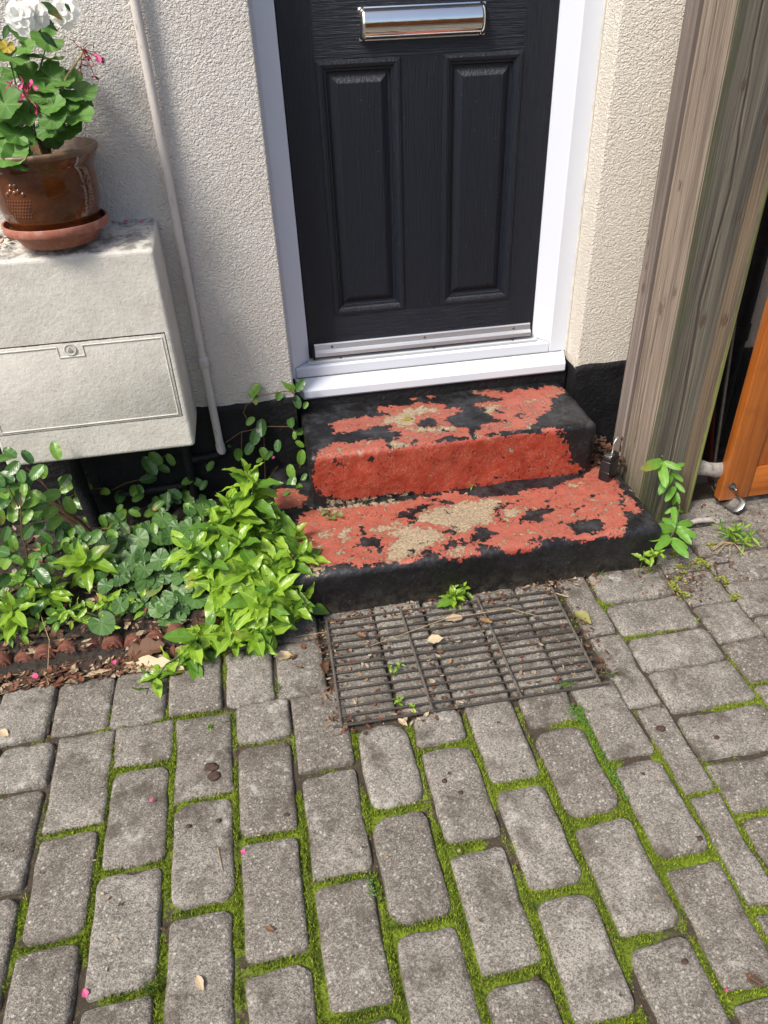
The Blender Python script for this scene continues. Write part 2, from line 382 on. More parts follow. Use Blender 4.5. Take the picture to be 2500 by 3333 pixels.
# ---------------------------------------------------------------- measured outlines and positions (metres)
U_RED = [[(0.099,-0.178),(0.114,-0.156),(0.189,-0.148),(0.255,-0.155),(0.295,-0.147),(0.253,-0.118),(0.266,-0.094),(0.349,-0.105),(0.386,-0.095),(0.437,-0.099),(0.466,-0.124),(0.471,-0.154),(0.512,-0.164),(0.499,-0.197),(0.443,-0.219),(0.466,-0.276),(0.499,-0.292),(0.498,-0.338),(0.448,-0.33),(0.363,-0.349),(0.287,-0.339),(0.258,-0.324),(0.299,-0.294),(0.296,-0.268),(0.263,-0.252),(0.277,-0.222),(0.237,-0.212),(0.195,-0.219),(0.145,-0.232),(0.106,-0.223)],[(0.582,-0.067),(0.616,-0.055),(0.697,-0.085),(0.744,-0.077),(0.794,-0.09),(0.837,-0.07),(0.884,-0.092),(0.862,-0.137),(0.809,-0.172),(0.799,-0.234),(0.773,-0.246),(0.73,-0.271),(0.689,-0.33),(0.631,-0.341),(0.553,-0.33),(0.516,-0.346),(0.525,-0.315),(0.569,-0.275),(0.639,-0.292),(0.644,-0.276),(0.605,-0.241),(0.588,-0.182),(0.561,-0.157),(0.574,-0.142),(0.609,-0.141),(0.639,-0.129),(0.625,-0.087)],[(0.024,-0.359),(0.048,-0.313),(0.097,-0.294),(0.167,-0.302),(0.236,-0.311),(0.252,-0.359),(0.331,-0.353),(0.41,-0.353),(0.49,-0.36),(0.57,-0.362),(0.652,-0.364),(0.76,-0.373),(0.779,-0.394),(0.794,-0.414),(0.805,-0.444),(0.813,-0.473),(0.833,-0.495),(0.861,-0.519),(0.854,-0.528),(0.75,-0.53),(0.58,-0.534),(0.453,-0.534),(0.329,-0.531),(0.304,-0.515),(0.288,-0.525),(0.182,-0.525),(0.109,-0.526),(0.086,-0.511),(0.047,-0.5),(0.026,-0.473),(0.017,-0.434),(0.028,-0.399)],[(0.721,-0.359),(0.734,-0.353),(0.8,-0.36),(0.793,-0.369),(0.734,-0.365)],[(0.378,-0.041),(0.397,-0.042),(0.394,-0.057),(0.377,-0.057)],[(0.432,-0.043),(0.451,-0.04),(0.453,-0.06),(0.432,-0.063)]]
U_BLK = [[(0.366,-0.209),(0.397,-0.199),(0.421,-0.205),(0.429,-0.241),(0.414,-0.269),(0.367,-0.26),(0.361,-0.233)],[(0.461,-0.214),(0.48,-0.219),(0.472,-0.26),(0.458,-0.257)],[(0.423,-0.286),(0.449,-0.292),(0.444,-0.306),(0.42,-0.302)],[(0.61,-0.113),(0.644,-0.111),(0.668,-0.133),(0.647,-0.147),(0.611,-0.134)],[(0.617,-0.202),(0.636,-0.207),(0.641,-0.226),(0.614,-0.225)],[(0.664,-0.243),(0.688,-0.245),(0.681,-0.261),(0.661,-0.256)],[(0.697,-0.245),(0.726,-0.247),(0.716,-0.263),(0.694,-0.259)],[(0.085,-0.381),(0.115,-0.38),(0.116,-0.392),(0.087,-0.394)],[(0.179,-0.385),(0.196,-0.384),(0.196,-0.393),(0.18,-0.392)],[(0.593,-0.435),(0.606,-0.437),(0.607,-0.449),(0.594,-0.447)],[(0.582,-0.508),(0.602,-0.505),(0.6,-0.52),(0.586,-0.52)]]
U_TAN = [[(0.254,-0.185),(0.271,-0.159),(0.307,-0.15),(0.346,-0.123),(0.397,-0.123),(0.437,-0.136),(0.447,-0.166),(0.403,-0.173),(0.367,-0.183),(0.36,-0.216),(0.33,-0.243),(0.305,-0.245),(0.286,-0.215),(0.264,-0.201)],[(0.33,-0.243),(0.382,-0.267),(0.431,-0.267),(0.475,-0.287),(0.462,-0.305),(0.421,-0.307),(0.36,-0.292),(0.329,-0.268)],[(0.248,-0.337),(0.273,-0.328),(0.302,-0.343),(0.283,-0.359),(0.252,-0.361)],[(0.58,-0.181),(0.62,-0.163),(0.645,-0.178),(0.617,-0.202),(0.586,-0.218)],[(0.744,-0.156),(0.771,-0.155),(0.755,-0.177),(0.738,-0.173)],[(0.619,-0.414),(0.631,-0.413),(0.63,-0.424),(0.622,-0.423)],[(0.054,-0.52),(0.165,-0.53),(0.296,-0.531),(0.296,-0.539),(0.165,-0.538),(0.085,-0.534)]]
L_RED = [[(-0.09,-0.481),(-0.004,-0.367),(0.106,-0.378),(0.258,-0.384),(0.442,-0.368),(0.505,-0.409),(0.63,-0.433),(0.649,-0.401),(0.75,-0.424),(0.805,-0.391),(0.871,-0.376),(0.897,-0.334),(0.937,-0.343),(0.952,-0.41),(0.948,-0.455),(0.945,-0.499),(0.957,-0.544),(0.955,-0.592),(0.931,-0.6),(0.91,-0.575),(0.895,-0.625),(0.872,-0.659),(0.845,-0.69),(0.812,-0.68),(0.751,-0.684),(0.679,-0.653),(0.621,-0.665),(0.598,-0.691),(0.522,-0.692),(0.499,-0.668),(0.441,-0.637),(0.428,-0.689),(0.364,-0.688),(0.348,-0.665),(0.295,-0.653),(0.232,-0.674),(0.177,-0.656),(0.119,-0.661),(0.071,-0.644),(0.027,-0.646),(-0.022,-0.635),(-0.081,-0.57)],[(-0.132,-0.236),(-0.051,-0.247),(-0.011,-0.308),(-0.034,-0.346),(-0.105,-0.344)],[(0.738,-0.679),(0.769,-0.678),(0.775,-0.691),(0.744,-0.692)],[(0.804,-0.679),(0.851,-0.677),(0.856,-0.688),(0.826,-0.694)]]
L_BLK = [[(0.101,-0.58),(0.135,-0.506),(0.146,-0.534),(0.169,-0.533),(0.185,-0.568),(0.181,-0.616),(0.157,-0.604),(0.138,-0.582)],[(0.225,-0.474),(0.255,-0.44),(0.351,-0.405),(0.373,-0.396),(0.367,-0.423),(0.306,-0.465),(0.289,-0.508),(0.269,-0.51),(0.271,-0.478),(0.258,-0.468)],[(0.348,-0.554),(0.362,-0.56),(0.382,-0.542),(0.403,-0.579),(0.378,-0.586)],[(0.343,-0.64),(0.383,-0.6),(0.421,-0.627),(0.453,-0.565),(0.484,-0.565),(0.515,-0.604),(0.48,-0.634),(0.434,-0.636),(0.402,-0.641),(0.354,-0.654)],[(0.246,-0.621),(0.261,-0.622),(0.259,-0.651),(0.245,-0.648)],[(0.283,-0.639),(0.308,-0.626),(0.32,-0.647),(0.308,-0.662),(0.284,-0.653)],[(0.603,-0.539),(0.636,-0.513),(0.708,-0.515),(0.734,-0.521),(0.676,-0.556),(0.658,-0.585),(0.612,-0.581),(0.592,-0.57)],[(0.705,-0.595),(0.743,-0.591),(0.823,-0.589),(0.835,-0.618),(0.81,-0.658),(0.755,-0.658),(0.722,-0.644),(0.724,-0.619)],[(0.542,-0.491),(0.569,-0.469),(0.619,-0.467),(0.59,-0.481),(0.561,-0.496),(0.541,-0.532),(0.556,-0.562),(0.537,-0.558),(0.53,-0.529)],[(0.77,-0.532),(0.802,-0.523),(0.8,-0.539),(0.772,-0.546)],[(0.927,-0.494),(0.939,-0.504),(0.91,-0.575),(0.901,-0.559)],[(0.128,-0.489),(0.144,-0.498),(0.137,-0.519),(0.126,-0.511)],[(0.588,-0.652),(0.629,-0.642),(0.625,-0.666),(0.596,-0.672)],[(0.395,-0.458),(0.417,-0.466),(0.41,-0.478),(0.395,-0.474)],[(0.377,-0.397),(0.431,-0.409),(0.434,-0.432),(0.386,-0.428)],[(-0.027,-0.495),(-0.012,-0.496),(-0.014,-0.514),(-0.025,-0.511)],[(0.844,-0.482),(0.87,-0.481),(0.864,-0.494),(0.844,-0.493)],[(0.697,-0.477),(0.712,-0.481),(0.704,-0.507),(0.692,-0.502)],[(0.087,-0.607),(0.101,-0.608),(0.099,-0.621),(0.088,-0.621)],[(0.514,-0.407),(0.647,-0.382),(0.809,-0.38),(0.874,-0.369),(0.846,-0.385),(0.805,-0.391),(0.755,-0.41),(0.685,-0.417),(0.637,-0.413),(0.63,-0.433),(0.518,-0.422)]]
L_TAN = [[(0.304,-0.472),(0.349,-0.447),(0.443,-0.427),(0.556,-0.431),(0.588,-0.46),(0.538,-0.49),(0.519,-0.553),(0.457,-0.553),(0.429,-0.597),(0.389,-0.576),(0.354,-0.529),(0.305,-0.505)],[(0.192,-0.532),(0.265,-0.509),(0.348,-0.554),(0.368,-0.596),(0.267,-0.647),(0.206,-0.657),(0.178,-0.651),(0.196,-0.595),(0.231,-0.566)],[(0.559,-0.502),(0.61,-0.493),(0.588,-0.536),(0.552,-0.548)],[(0.015,-0.492),(0.053,-0.488),(0.043,-0.511),(0.016,-0.512)],[(0.057,-0.388),(0.089,-0.388),(0.081,-0.421),(0.061,-0.423)],[(0.067,-0.504),(0.1,-0.479),(0.1,-0.511),(0.075,-0.556),(0.066,-0.541)],[(0.372,-0.64),(0.411,-0.637),(0.403,-0.665),(0.386,-0.678),(0.369,-0.669)],[(0.15,-0.509),(0.207,-0.49),(0.248,-0.479),(0.234,-0.509),(0.193,-0.526)],[(0.992,-0.435),(1.007,-0.431),(1.001,-0.54),(0.984,-0.557),(0.99,-0.494)],[(0.797,-0.412),(0.847,-0.413),(0.818,-0.432),(0.795,-0.427)],[(-0.044,-0.647),(0.006,-0.642),(-0.0,-0.668),(-0.035,-0.666)],[(0.004,-0.369),(0.107,-0.371),(0.259,-0.377),(0.256,-0.391),(0.113,-0.383),(0.018,-0.381)]]
GERANIUM = [(-0.513,-0.2,1.374,0.0224),(-0.502,-0.22,1.352,0.0224),(-0.535,-0.24,1.336,0.0363),(-0.477,-0.19,1.33,0.0384),(-0.463,-0.16,1.363,0.0294),(-0.462,-0.22,1.293,0.0294),(-0.432,-0.25,1.286,0.0213),(-0.408,-0.24,1.263,0.0352),(-0.478,-0.27,1.262,0.0294),(-0.475,-0.26,1.278,0.0203),(-0.509,-0.25,1.237,0.032),(-0.529,-0.28,1.233,0.0352),(-0.558,-0.29,1.255,0.04),(-0.455,-0.31,1.248,0.0246),(-0.46,-0.32,1.226,0.0278),(-0.434,-0.26,1.246,0.0278),(-0.419,-0.29,1.224,0.0352),(-0.478,-0.32,1.206,0.0246),(-0.442,-0.29,1.2,0.031),(-0.545,-0.31,1.199,0.0294),(-0.575,-0.33,1.17,0.0454),(-0.55,-0.34,1.157,0.0278),(-0.504,-0.2,1.299,0.032),(-0.423,-0.19,1.286,0.0224),(-0.41,-0.2,1.238,0.0171),(-0.461,-0.17,1.306,0.0213),(-0.55,-0.2,1.356,0.0192),(-0.545,-0.18,1.307,0.0267),(-0.58,-0.24,1.298,0.032),(-0.602,-0.28,1.213,0.032),(-0.501,-0.2,1.172,0.024),(-0.548,-0.2,1.175,0.0213),(-0.455,-0.22,1.257,0.0213),(-0.592,-0.2,1.269,0.032),(-0.51,-0.22,1.267,0.0213),(-0.567,-0.26,1.215,0.0267)]
SPENT = [(-0.426,-0.24,1.296),(-0.381,-0.24,1.338),(-0.378,-0.24,1.344)]
UMBEL = [(-0.395,-0.24,1.362),(-0.388,-0.24,1.351),(-0.368,-0.24,1.356),(-0.354,-0.24,1.352),(-0.347,-0.24,1.34),(-0.367,-0.24,1.331),(-0.374,-0.24,1.318),(-0.388,-0.24,1.318),(-0.38,-0.24,1.329),(-0.363,-0.24,1.319),(-0.347,-0.24,1.327),(-0.338,-0.24,1.327),(-0.354,-0.24,1.334),(-0.395,-0.24,1.304),(-0.367,-0.24,1.295),(-0.371,-0.24,1.344)]
BUDS = [(-0.53,-0.31,1.296),(-0.506,-0.31,1.297),(-0.485,-0.31,1.292),(-0.514,-0.31,1.266),(-0.491,-0.31,1.249),(-0.497,-0.31,1.287)]
BUDBASE = [(-0.505,-0.3,1.268),(-0.506,-0.3,1.249)]
WHITE = [(-0.484,-0.27,1.428),(-0.411,-0.17,1.433),(-0.463,-0.24,1.433)]
WLEAF = [(-0.448,-0.2,1.433,-0.413,-0.2,1.401),(-0.466,-0.2,1.413,-0.43,-0.2,1.382),(-0.472,-0.2,1.417,-0.467,-0.2,1.377),(-0.481,-0.2,1.411,-0.472,-0.2,1.402),(-0.466,-0.2,1.38,-0.438,-0.2,1.35),(-0.524,-0.2,1.395,-0.549,-0.2,1.371),(-0.4,-0.2,1.429,-0.392,-0.2,1.413)]
SNAP = [(-0.16,-0.42,0.295,1.1),(-0.242,-0.44,0.243,1),(-0.274,-0.5,0.227,1),(-0.21,-0.56,0.204,1),(-0.335,-0.55,0.189,1.05),(-0.299,-0.6,0.183,1),(-0.128,-0.62,0.165,1.1),(-0.065,-0.52,0.171,1),(-0.204,-0.64,0.159,1),(-0.192,-0.7,0.121,1),(-0.157,-0.74,0.114,1.05),(-0.257,-0.7,0.082,1),(-0.096,-0.68,0.093,1),(-0.161,-0.78,0.056,0.9),(-0.2,-0.76,0.06,0.8),(-0.278,-0.64,0.122,1),(-0.144,-0.45,0.206,1),(-0.038,-0.6,0.155,1),(-0.061,-0.7,0.074,0.9),(-0.368,-0.52,0.193,0.9),(-0.343,-0.74,0.048,0.85),(-0.358,-0.77,0.02,0.8),(-0.393,-0.8,-0.003,0.85),(-0.421,-0.82,-0.006,0.9),(-0.474,-0.855,-0.001,0.8),(-0.66,-0.46,0.138,1.1),(-0.831,-0.6,0.111,0.95),(-0.809,-0.5,0.078,0.8),(-0.194,-0.42,0.222,1),(-0.119,-0.5,0.194,0.9),(-0.106,-0.64,0.127,0.9),(-0.321,-0.6,0.133,0.9)]
SNAPBIG = [(-0.283,-0.72,0.023,-0.215,-0.75,-0.031),(-0.259,-0.74,0.0,-0.336,-0.76,-0.003),(-0.366,-0.8,-0.032,-0.347,-0.87,-0.085),(-0.376,-0.79,-0.025,-0.42,-0.77,0.002),(-0.781,-0.5,0.042,-0.716,-0.5,0.013),(-0.421,-0.8,0.115,-0.342,-0.8,0.106),(-0.341,-0.77,-0.007,-0.301,-0.8,-0.023)]
VIOLET = [(-0.601,-0.66,0.069,0.0329),(-0.522,-0.36,0.117,0.0318),(-0.54,-0.42,0.101,0.0307),(-0.446,-0.5,0.133,0.0297),(-0.553,-0.56,0.044,0.0254),(-0.454,-0.6,0.06,0.0233),(-0.403,-0.66,0.033,0.0233),(-0.426,-0.38,0.127,0.0276),(-0.367,-0.36,0.13,0.0292),(-0.618,-0.36,0.11,0.0307),(-0.587,-0.56,0.054,0.0244),(-0.487,-0.54,0.098,0.0233),(-0.413,-0.58,0.062,0.0329),(-0.356,-0.6,0.061,0.0297),(-0.451,-0.3,0.135,0.0233),(-0.325,-0.3,0.153,0.0244),(-0.499,-0.5,0.112,0.0233),(-0.608,-0.42,0.097,0.0265),(-0.499,-0.46,0.125,0.0244),(-0.394,-0.5,0.124,0.0265),(-0.445,-0.52,0.089,0.0265),(-0.505,-0.56,0.058,0.0244),(-0.469,-0.55,0.073,0.0212),(-0.445,-0.62,0.031,0.0212),(-0.397,-0.54,0.097,0.0265),(-0.56,-0.5,0.093,0.0244),(-0.361,-0.44,0.131,0.0276),(-0.498,-0.3,0.111,0.0212),(-0.41,-0.33,0.119,0.0239),(-0.532,-0.5,0.088,0.0212),(-0.439,-0.66,0.021,0.018),(-0.488,-0.6,0.044,0.0191)]
VINCA_L = [(-0.786,-0.4,0.458),(-0.755,-0.42,0.409),(-0.742,-0.42,0.391),(-0.79,-0.44,0.391),(-0.751,-0.45,0.385),(-0.734,-0.42,0.34),(-0.798,-0.46,0.383),(-0.81,-0.46,0.355),(-0.796,-0.46,0.323),(-0.768,-0.46,0.305),(-0.738,-0.42,0.307),(-0.761,-0.4,0.262),(-0.816,-0.48,0.238),(-0.773,-0.48,0.266),(-0.838,-0.52,0.207),(-0.805,-0.52,0.211),(-0.833,-0.46,0.258),(-0.725,-0.4,0.235),(-0.765,-0.4,0.22),(-0.787,-0.38,0.411),(-0.742,-0.3,0.346),(-0.724,-0.2,0.249),(-0.68,-0.44,0.171),(-0.67,-0.44,0.176),(-0.793,-0.52,0.137),(-0.75,-0.54,0.161),(-0.763,-0.5,0.152),(-0.781,-0.58,0.083),(-0.735,-0.62,0.069),(-0.738,-0.62,0.039),(-0.808,-0.56,0.13),(-0.803,-0.44,0.415),(-0.83,-0.46,0.315),(-0.774,-0.45,0.353),(-0.75,-0.44,0.336),(-0.728,-0.4,0.271),(-0.627,-0.42,0.183),(-0.648,-0.42,0.187),(-0.721,-0.38,0.191),(-0.843,-0.5,0.23),(-0.814,-0.52,0.156),(-0.849,-0.54,0.164)]
VSTEM_L = [[(-0.74,-0.3,0.173),(-0.738,-0.3,0.261),(-0.755,-0.3,0.32),(-0.781,-0.3,0.365)],[(-0.726,-0.28,0.149),(-0.733,-0.28,0.232),(-0.758,-0.28,0.294),(-0.801,-0.28,0.349)],[(-0.806,-0.5,-0.066),(-0.806,-0.5,0.031),(-0.788,-0.5,0.185),(-0.775,-0.5,0.288),(-0.741,-0.5,0.407)],[(-0.817,-0.46,0.099),(-0.788,-0.46,0.24),(-0.775,-0.46,0.34),(-0.781,-0.46,0.406)]]
VINCA_W = [(-0.722,-0.14,0.125,0.0242),(-0.696,-0.14,0.187,0.0255),(-0.716,-0.14,0.169,0.0166),(-0.747,-0.14,0.191,0.0191),(-0.64,-0.14,0.16,0.0267),(-0.596,-0.14,0.133,0.0229),(-0.756,-0.14,0.181,0.0153),(-0.482,-0.14,0.232,0.0255),(-0.459,-0.14,0.255,0.0204),(-0.415,-0.14,0.244,0.0191),(-0.442,-0.14,0.217,0.0204),(-0.497,-0.14,0.185,0.0229),(-0.529,-0.14,0.151,0.0153),(-0.377,-0.14,0.163,0.0242),(-0.431,-0.14,0.102,0.0255),(-0.39,-0.14,0.098,0.0229),(-0.388,-0.14,0.061,0.0166),(-0.426,-0.14,0.017,0.0191),(-0.3,-0.14,0.206,0.0178),(-0.594,-0.14,0.003,0.0166),(-0.72,-0.14,0.06,0.014),(-0.712,-0.14,0.051,0.0127)]
VINCA_D = [(-0.128,-0.12,0.442,0.0197),(-0.125,-0.13,0.414,0.0151),(-0.153,-0.13,0.344,0.0151),(-0.121,-0.13,0.316,0.0243),(-0.144,-0.14,0.292,0.0208),(-0.206,-0.14,0.238,0.0185),(-0.169,-0.14,0.252,0.0208),(-0.123,-0.15,0.233,0.0197),(-0.078,-0.16,0.261,0.0208),(-0.228,-0.13,0.264,0.0116),(-0.028,-0.12,0.319,0.0208),(-0.021,-0.13,0.277,0.0174),(-0.007,-0.14,0.247,0.0185),(0.001,-0.12,0.282,0.0174),(0.0,-0.1,0.378,0.0208),(0.015,-0.1,0.431,0.0208),(-0.019,-0.1,0.438,0.0197),(-0.052,-0.1,0.407,0.0185),(-0.048,-0.2,0.184,0.0185),(-0.05,-0.22,0.155,0.0185),(-0.01,-0.18,0.219,0.0197),(-0.027,-0.25,0.143,0.0174),(-0.107,-0.17,0.24,0.0151),(-0.142,-0.16,0.218,0.0139),(-0.305,-0.12,0.193,0.0162),(0.025,-0.1,0.362,0.0139),(-0.074,-0.28,0.155,0.0127),(-0.009,-0.2,0.157,0.0162)]
VSTEM_D = [[(-0.132,-0.125,0.41),(-0.157,-0.125,0.397),(-0.169,-0.125,0.373),(-0.159,-0.125,0.342),(-0.149,-0.125,0.331)],[(0.002,-0.125,0.268),(-0.035,-0.125,0.306),(-0.099,-0.125,0.315),(-0.187,-0.125,0.306),(-0.238,-0.125,0.276)],[(-0.184,-0.125,0.309),(-0.201,-0.125,0.195),(-0.188,-0.125,0.136)],[(-0.118,-0.125,0.28),(-0.127,-0.125,0.185),(-0.139,-0.125,0.07)],[(0.0,-0.125,0.422),(-0.039,-0.125,0.43),(-0.114,-0.125,0.423),(-0.132,-0.125,0.413)],[(-0.087,-0.125,0.165),(-0.13,-0.125,0.113)],[(-0.622,-0.125,0.15),(-0.571,-0.125,0.171),(-0.523,-0.125,0.178),(-0.432,-0.125,0.255)],[(-0.756,-0.125,0.142),(-0.703,-0.125,0.17),(-0.643,-0.125,0.161)],[(-0.38,-0.125,0.164),(-0.38,-0.125,0.1),(-0.412,-0.125,0.06)],[(-0.001,-0.125,0.181),(-0.03,-0.125,0.128),(-0.049,-0.125,0.072)]]
HYP = [(1.049,-0.5,0.248,0.963,-0.55,0.271),(1.051,-0.5,0.248,1.085,-0.55,0.244),(1.049,-0.5,0.246,1.021,-0.58,0.217),(1.083,-0.5,0.219,1.13,-0.5,0.232),(1.085,-0.5,0.209,1.112,-0.54,0.193),(1.092,-0.5,0.198,1.026,-0.55,0.177),(1.101,-0.51,0.173,1.114,-0.55,0.159),(1.098,-0.52,0.164,1.048,-0.56,0.15),(1.1,-0.53,0.15,1.098,-0.56,0.125),(1.107,-0.53,0.139,1.09,-0.53,0.1),(1.072,-0.6,0.084,1.087,-0.55,0.119),(1.066,-0.62,0.084,1.038,-0.57,0.1),(1.066,-0.62,0.094,1.14,-0.6,0.084),(1.055,-0.63,0.093,0.953,-0.66,0.134),(1.055,-0.63,0.093,1.07,-0.7,0.091),(1.058,-0.63,0.098,1.104,-0.68,0.086),(1.014,-0.68,0.101,0.945,-0.72,0.108),(1.014,-0.68,0.101,1.053,-0.72,0.082),(1.015,-0.68,0.096,1.024,-0.76,0.092),(1.024,-0.66,0.089,0.941,-0.68,0.123),(1.059,-0.48,0.237,1.052,-0.45,0.233),(1.048,-0.5,0.263,1.05,-0.49,0.266),(1.106,-0.55,0.09,1.152,-0.52,0.078),(1.098,-0.55,0.107,1.06,-0.55,0.092)]
HYPSTEM = [[(1.048,-0.5,0.253),(1.083,-0.5,0.219),(1.101,-0.52,0.159),(1.108,-0.55,0.106),(1.087,-0.58,0.109)],[(1.087,-0.58,0.109),(1.058,-0.63,0.098),(1.013,-0.68,0.106)]]
SPRIG = [(0.914,-0.72,0.083),(0.941,-0.72,0.086),(0.964,-0.72,0.087)]
WEED = [(1.27,-0.631,0.0),(1.259,-0.624,0.04)]
SEDUM = [(1.09,-0.708,0.0),(1.117,-0.7,0.0),(1.129,-0.71,0.0),(1.115,-0.687,0.0),(0.954,-0.701,0.0),(1.044,-0.704,0.0),(1.046,-0.724,0.0),(0.999,-0.765,0.0),(0.986,-0.774,0.0),(0.988,-0.793,0.0),(1.02,-0.75,0.0),(1.001,-0.826,0.0),(0.999,-0.813,0.0),(1.141,-0.777,0.0),(1.138,-0.801,0.0),(1.125,-0.858,0.0),(1.139,-0.85,0.0),(1.06,-0.647,0.0),(1.075,-0.637,0.0),(1.193,-0.628,0.0)]
NAIL = [(1.161,-0.713,0.005),(1.198,-0.714,0.005)]
STICK = [(1.159,-0.53,0.02),(1.202,-0.521,0.02),(1.246,-0.527,0.02)]
PETAL = [(-0.764,-0.776,0.004),(-0.567,-0.769,0.004),(-0.442,-1.192,0.004),(-0.246,-1.351,0.004),(0.801,-0.665,0.004),(-0.098,-0.14,0.206),(-0.526,-1.561,0.004),(0.571,-1.765,0.004)]
CRUMB = [(0.722,-1.231,0.003),(-0.297,-1.267,0.003),(-0.359,-1.268,0.003),(0.527,-1.708,0.003),(0.261,-1.684,0.003),(0.196,-1.267,0.003),(0.223,-1.303,0.003),(0.672,-1.498,0.003),(0.628,-1.337,0.003),(-0.152,-1.283,0.003),(-0.314,-1.127,0.003),(-0.308,-1.153,0.003),(0.835,-1.279,0.003)]
DEADLEAF = [(-0.551,-0.733,0.0,-0.449,-0.737,0.0),(-0.543,-0.765,0.0,-0.398,-0.818,0.0),(0.674,-0.822,0.0,0.698,-0.877,0.0),(-0.097,-0.82,0.0,-0.113,-0.838,0.0),(-0.156,-0.816,0.0,-0.107,-0.823,0.0),(-0.1,-0.861,0.0,-0.087,-0.873,0.0),(-0.027,-0.86,0.0,-0.026,-0.909,0.0),(-0.034,-1.042,0.0,-0.027,-1.06,0.0),(0.25,-0.85,0.0,0.292,-0.85,0.0),(-0.681,-0.722,0.0,-0.648,-0.704,0.0),(-0.822,-0.923,0.0,-0.796,-0.945,0.0),(-0.648,-0.787,0.0,-0.581,-0.78,0.0),(0.616,-1.745,0.0,0.637,-1.768,0.0),(0.069,-0.785,0.0,0.091,-0.807,0.0),(0.408,-0.802,0.0,0.434,-0.826,0.0),(0.367,-0.784,0.0,0.315,-0.783,0.0),(-0.333,-1.568,0.0,-0.32,-1.594,0.0),(-0.606,-0.446,0.0,-0.566,-0.506,0.0),(0.127,-1.082,0.0,0.145,-1.107,0.0),(-0.207,-1.508,0.0,-0.192,-1.516,0.0)]
TWIG = [[(-0.849,-0.804,0.004),(-0.785,-0.786,0.004),(-0.742,-0.739,0.004),(-0.667,-0.729,0.004)],[(0.099,-0.839,0.004),(0.314,-0.787,0.004),(0.5,-0.783,0.004),(0.566,-0.822,0.004)],[(-0.732,-0.765,0.004),(-0.738,-0.68,0.004),(-0.784,-0.562,0.004)],[(0.653,-0.922,0.004),(0.642,-0.971,0.004)],[(-0.298,-1.329,0.004),(-0.288,-1.38,0.004)],[(-0.009,-0.754,0.004),(-0.092,-0.755,0.004)],[(0.631,-0.719,0.004),(0.684,-0.76,0.004)]]
EDGING = [(-0.846,-0.725,0.04),(-0.813,-0.703,0.04),(-0.756,-0.693,0.04),(-0.698,-0.692,0.04),(-0.641,-0.691,0.04),(-0.583,-0.691,0.04),(-0.525,-0.679,0.04),(-0.472,-0.677,0.04),(-0.422,-0.696,0.04)]
MISC = {'gratewd':(0.373,-0.709,0.0),'gw2':(0.148,-0.945,0.0),'gw3':(0.15,-1.051,0.0),'gw4':(0.554,-1.045,0.0),'gw5':(0.676,-1.047,0.0),'tuft1':(-0.152,-0.929,0.0),'tuft2':(-0.271,-1.001,0.0),'tuft3':(0.029,-1.549,0.0),'tuft4':(-0.414,-1.576,0.0),'tuft5':(0.741,-0.653,0.0),'tuft6':(0.81,-0.679,0.0),'tuft7':(0.158,-1.721,0.0),'tuft8':(-0.538,-1.49,0.0),'leafs1':(0.536,-1.152,0.0),'leafs2':(0.566,-1.284,0.0),'cl1':(-0.318,-1.012,0.0),'stepv':(0.053,-0.422,0.15),'stepv2':(0.504,-0.364,0.15),'tuft9':(-0.716,-0.917,0.0),'leafs3':(0.982,-0.925,0.0)}
STRAPC = [(1.255,-0.4,0.144),(1.292,-0.4,0.131),(1.329,-0.4,0.117)]

# ================================================================ SETTING
# ---- ground sheet
gm = MB(); gm.add([(-20,-20,-.06),(20,-20,-.06),(20,20,-.06),(-20,20,-.06)], [(0,1,2,3)])
ground = tag(gm.build('ground', simple('yard_ground', (.13,.12,.105,1), .9, .4, 3)), kind='structure')

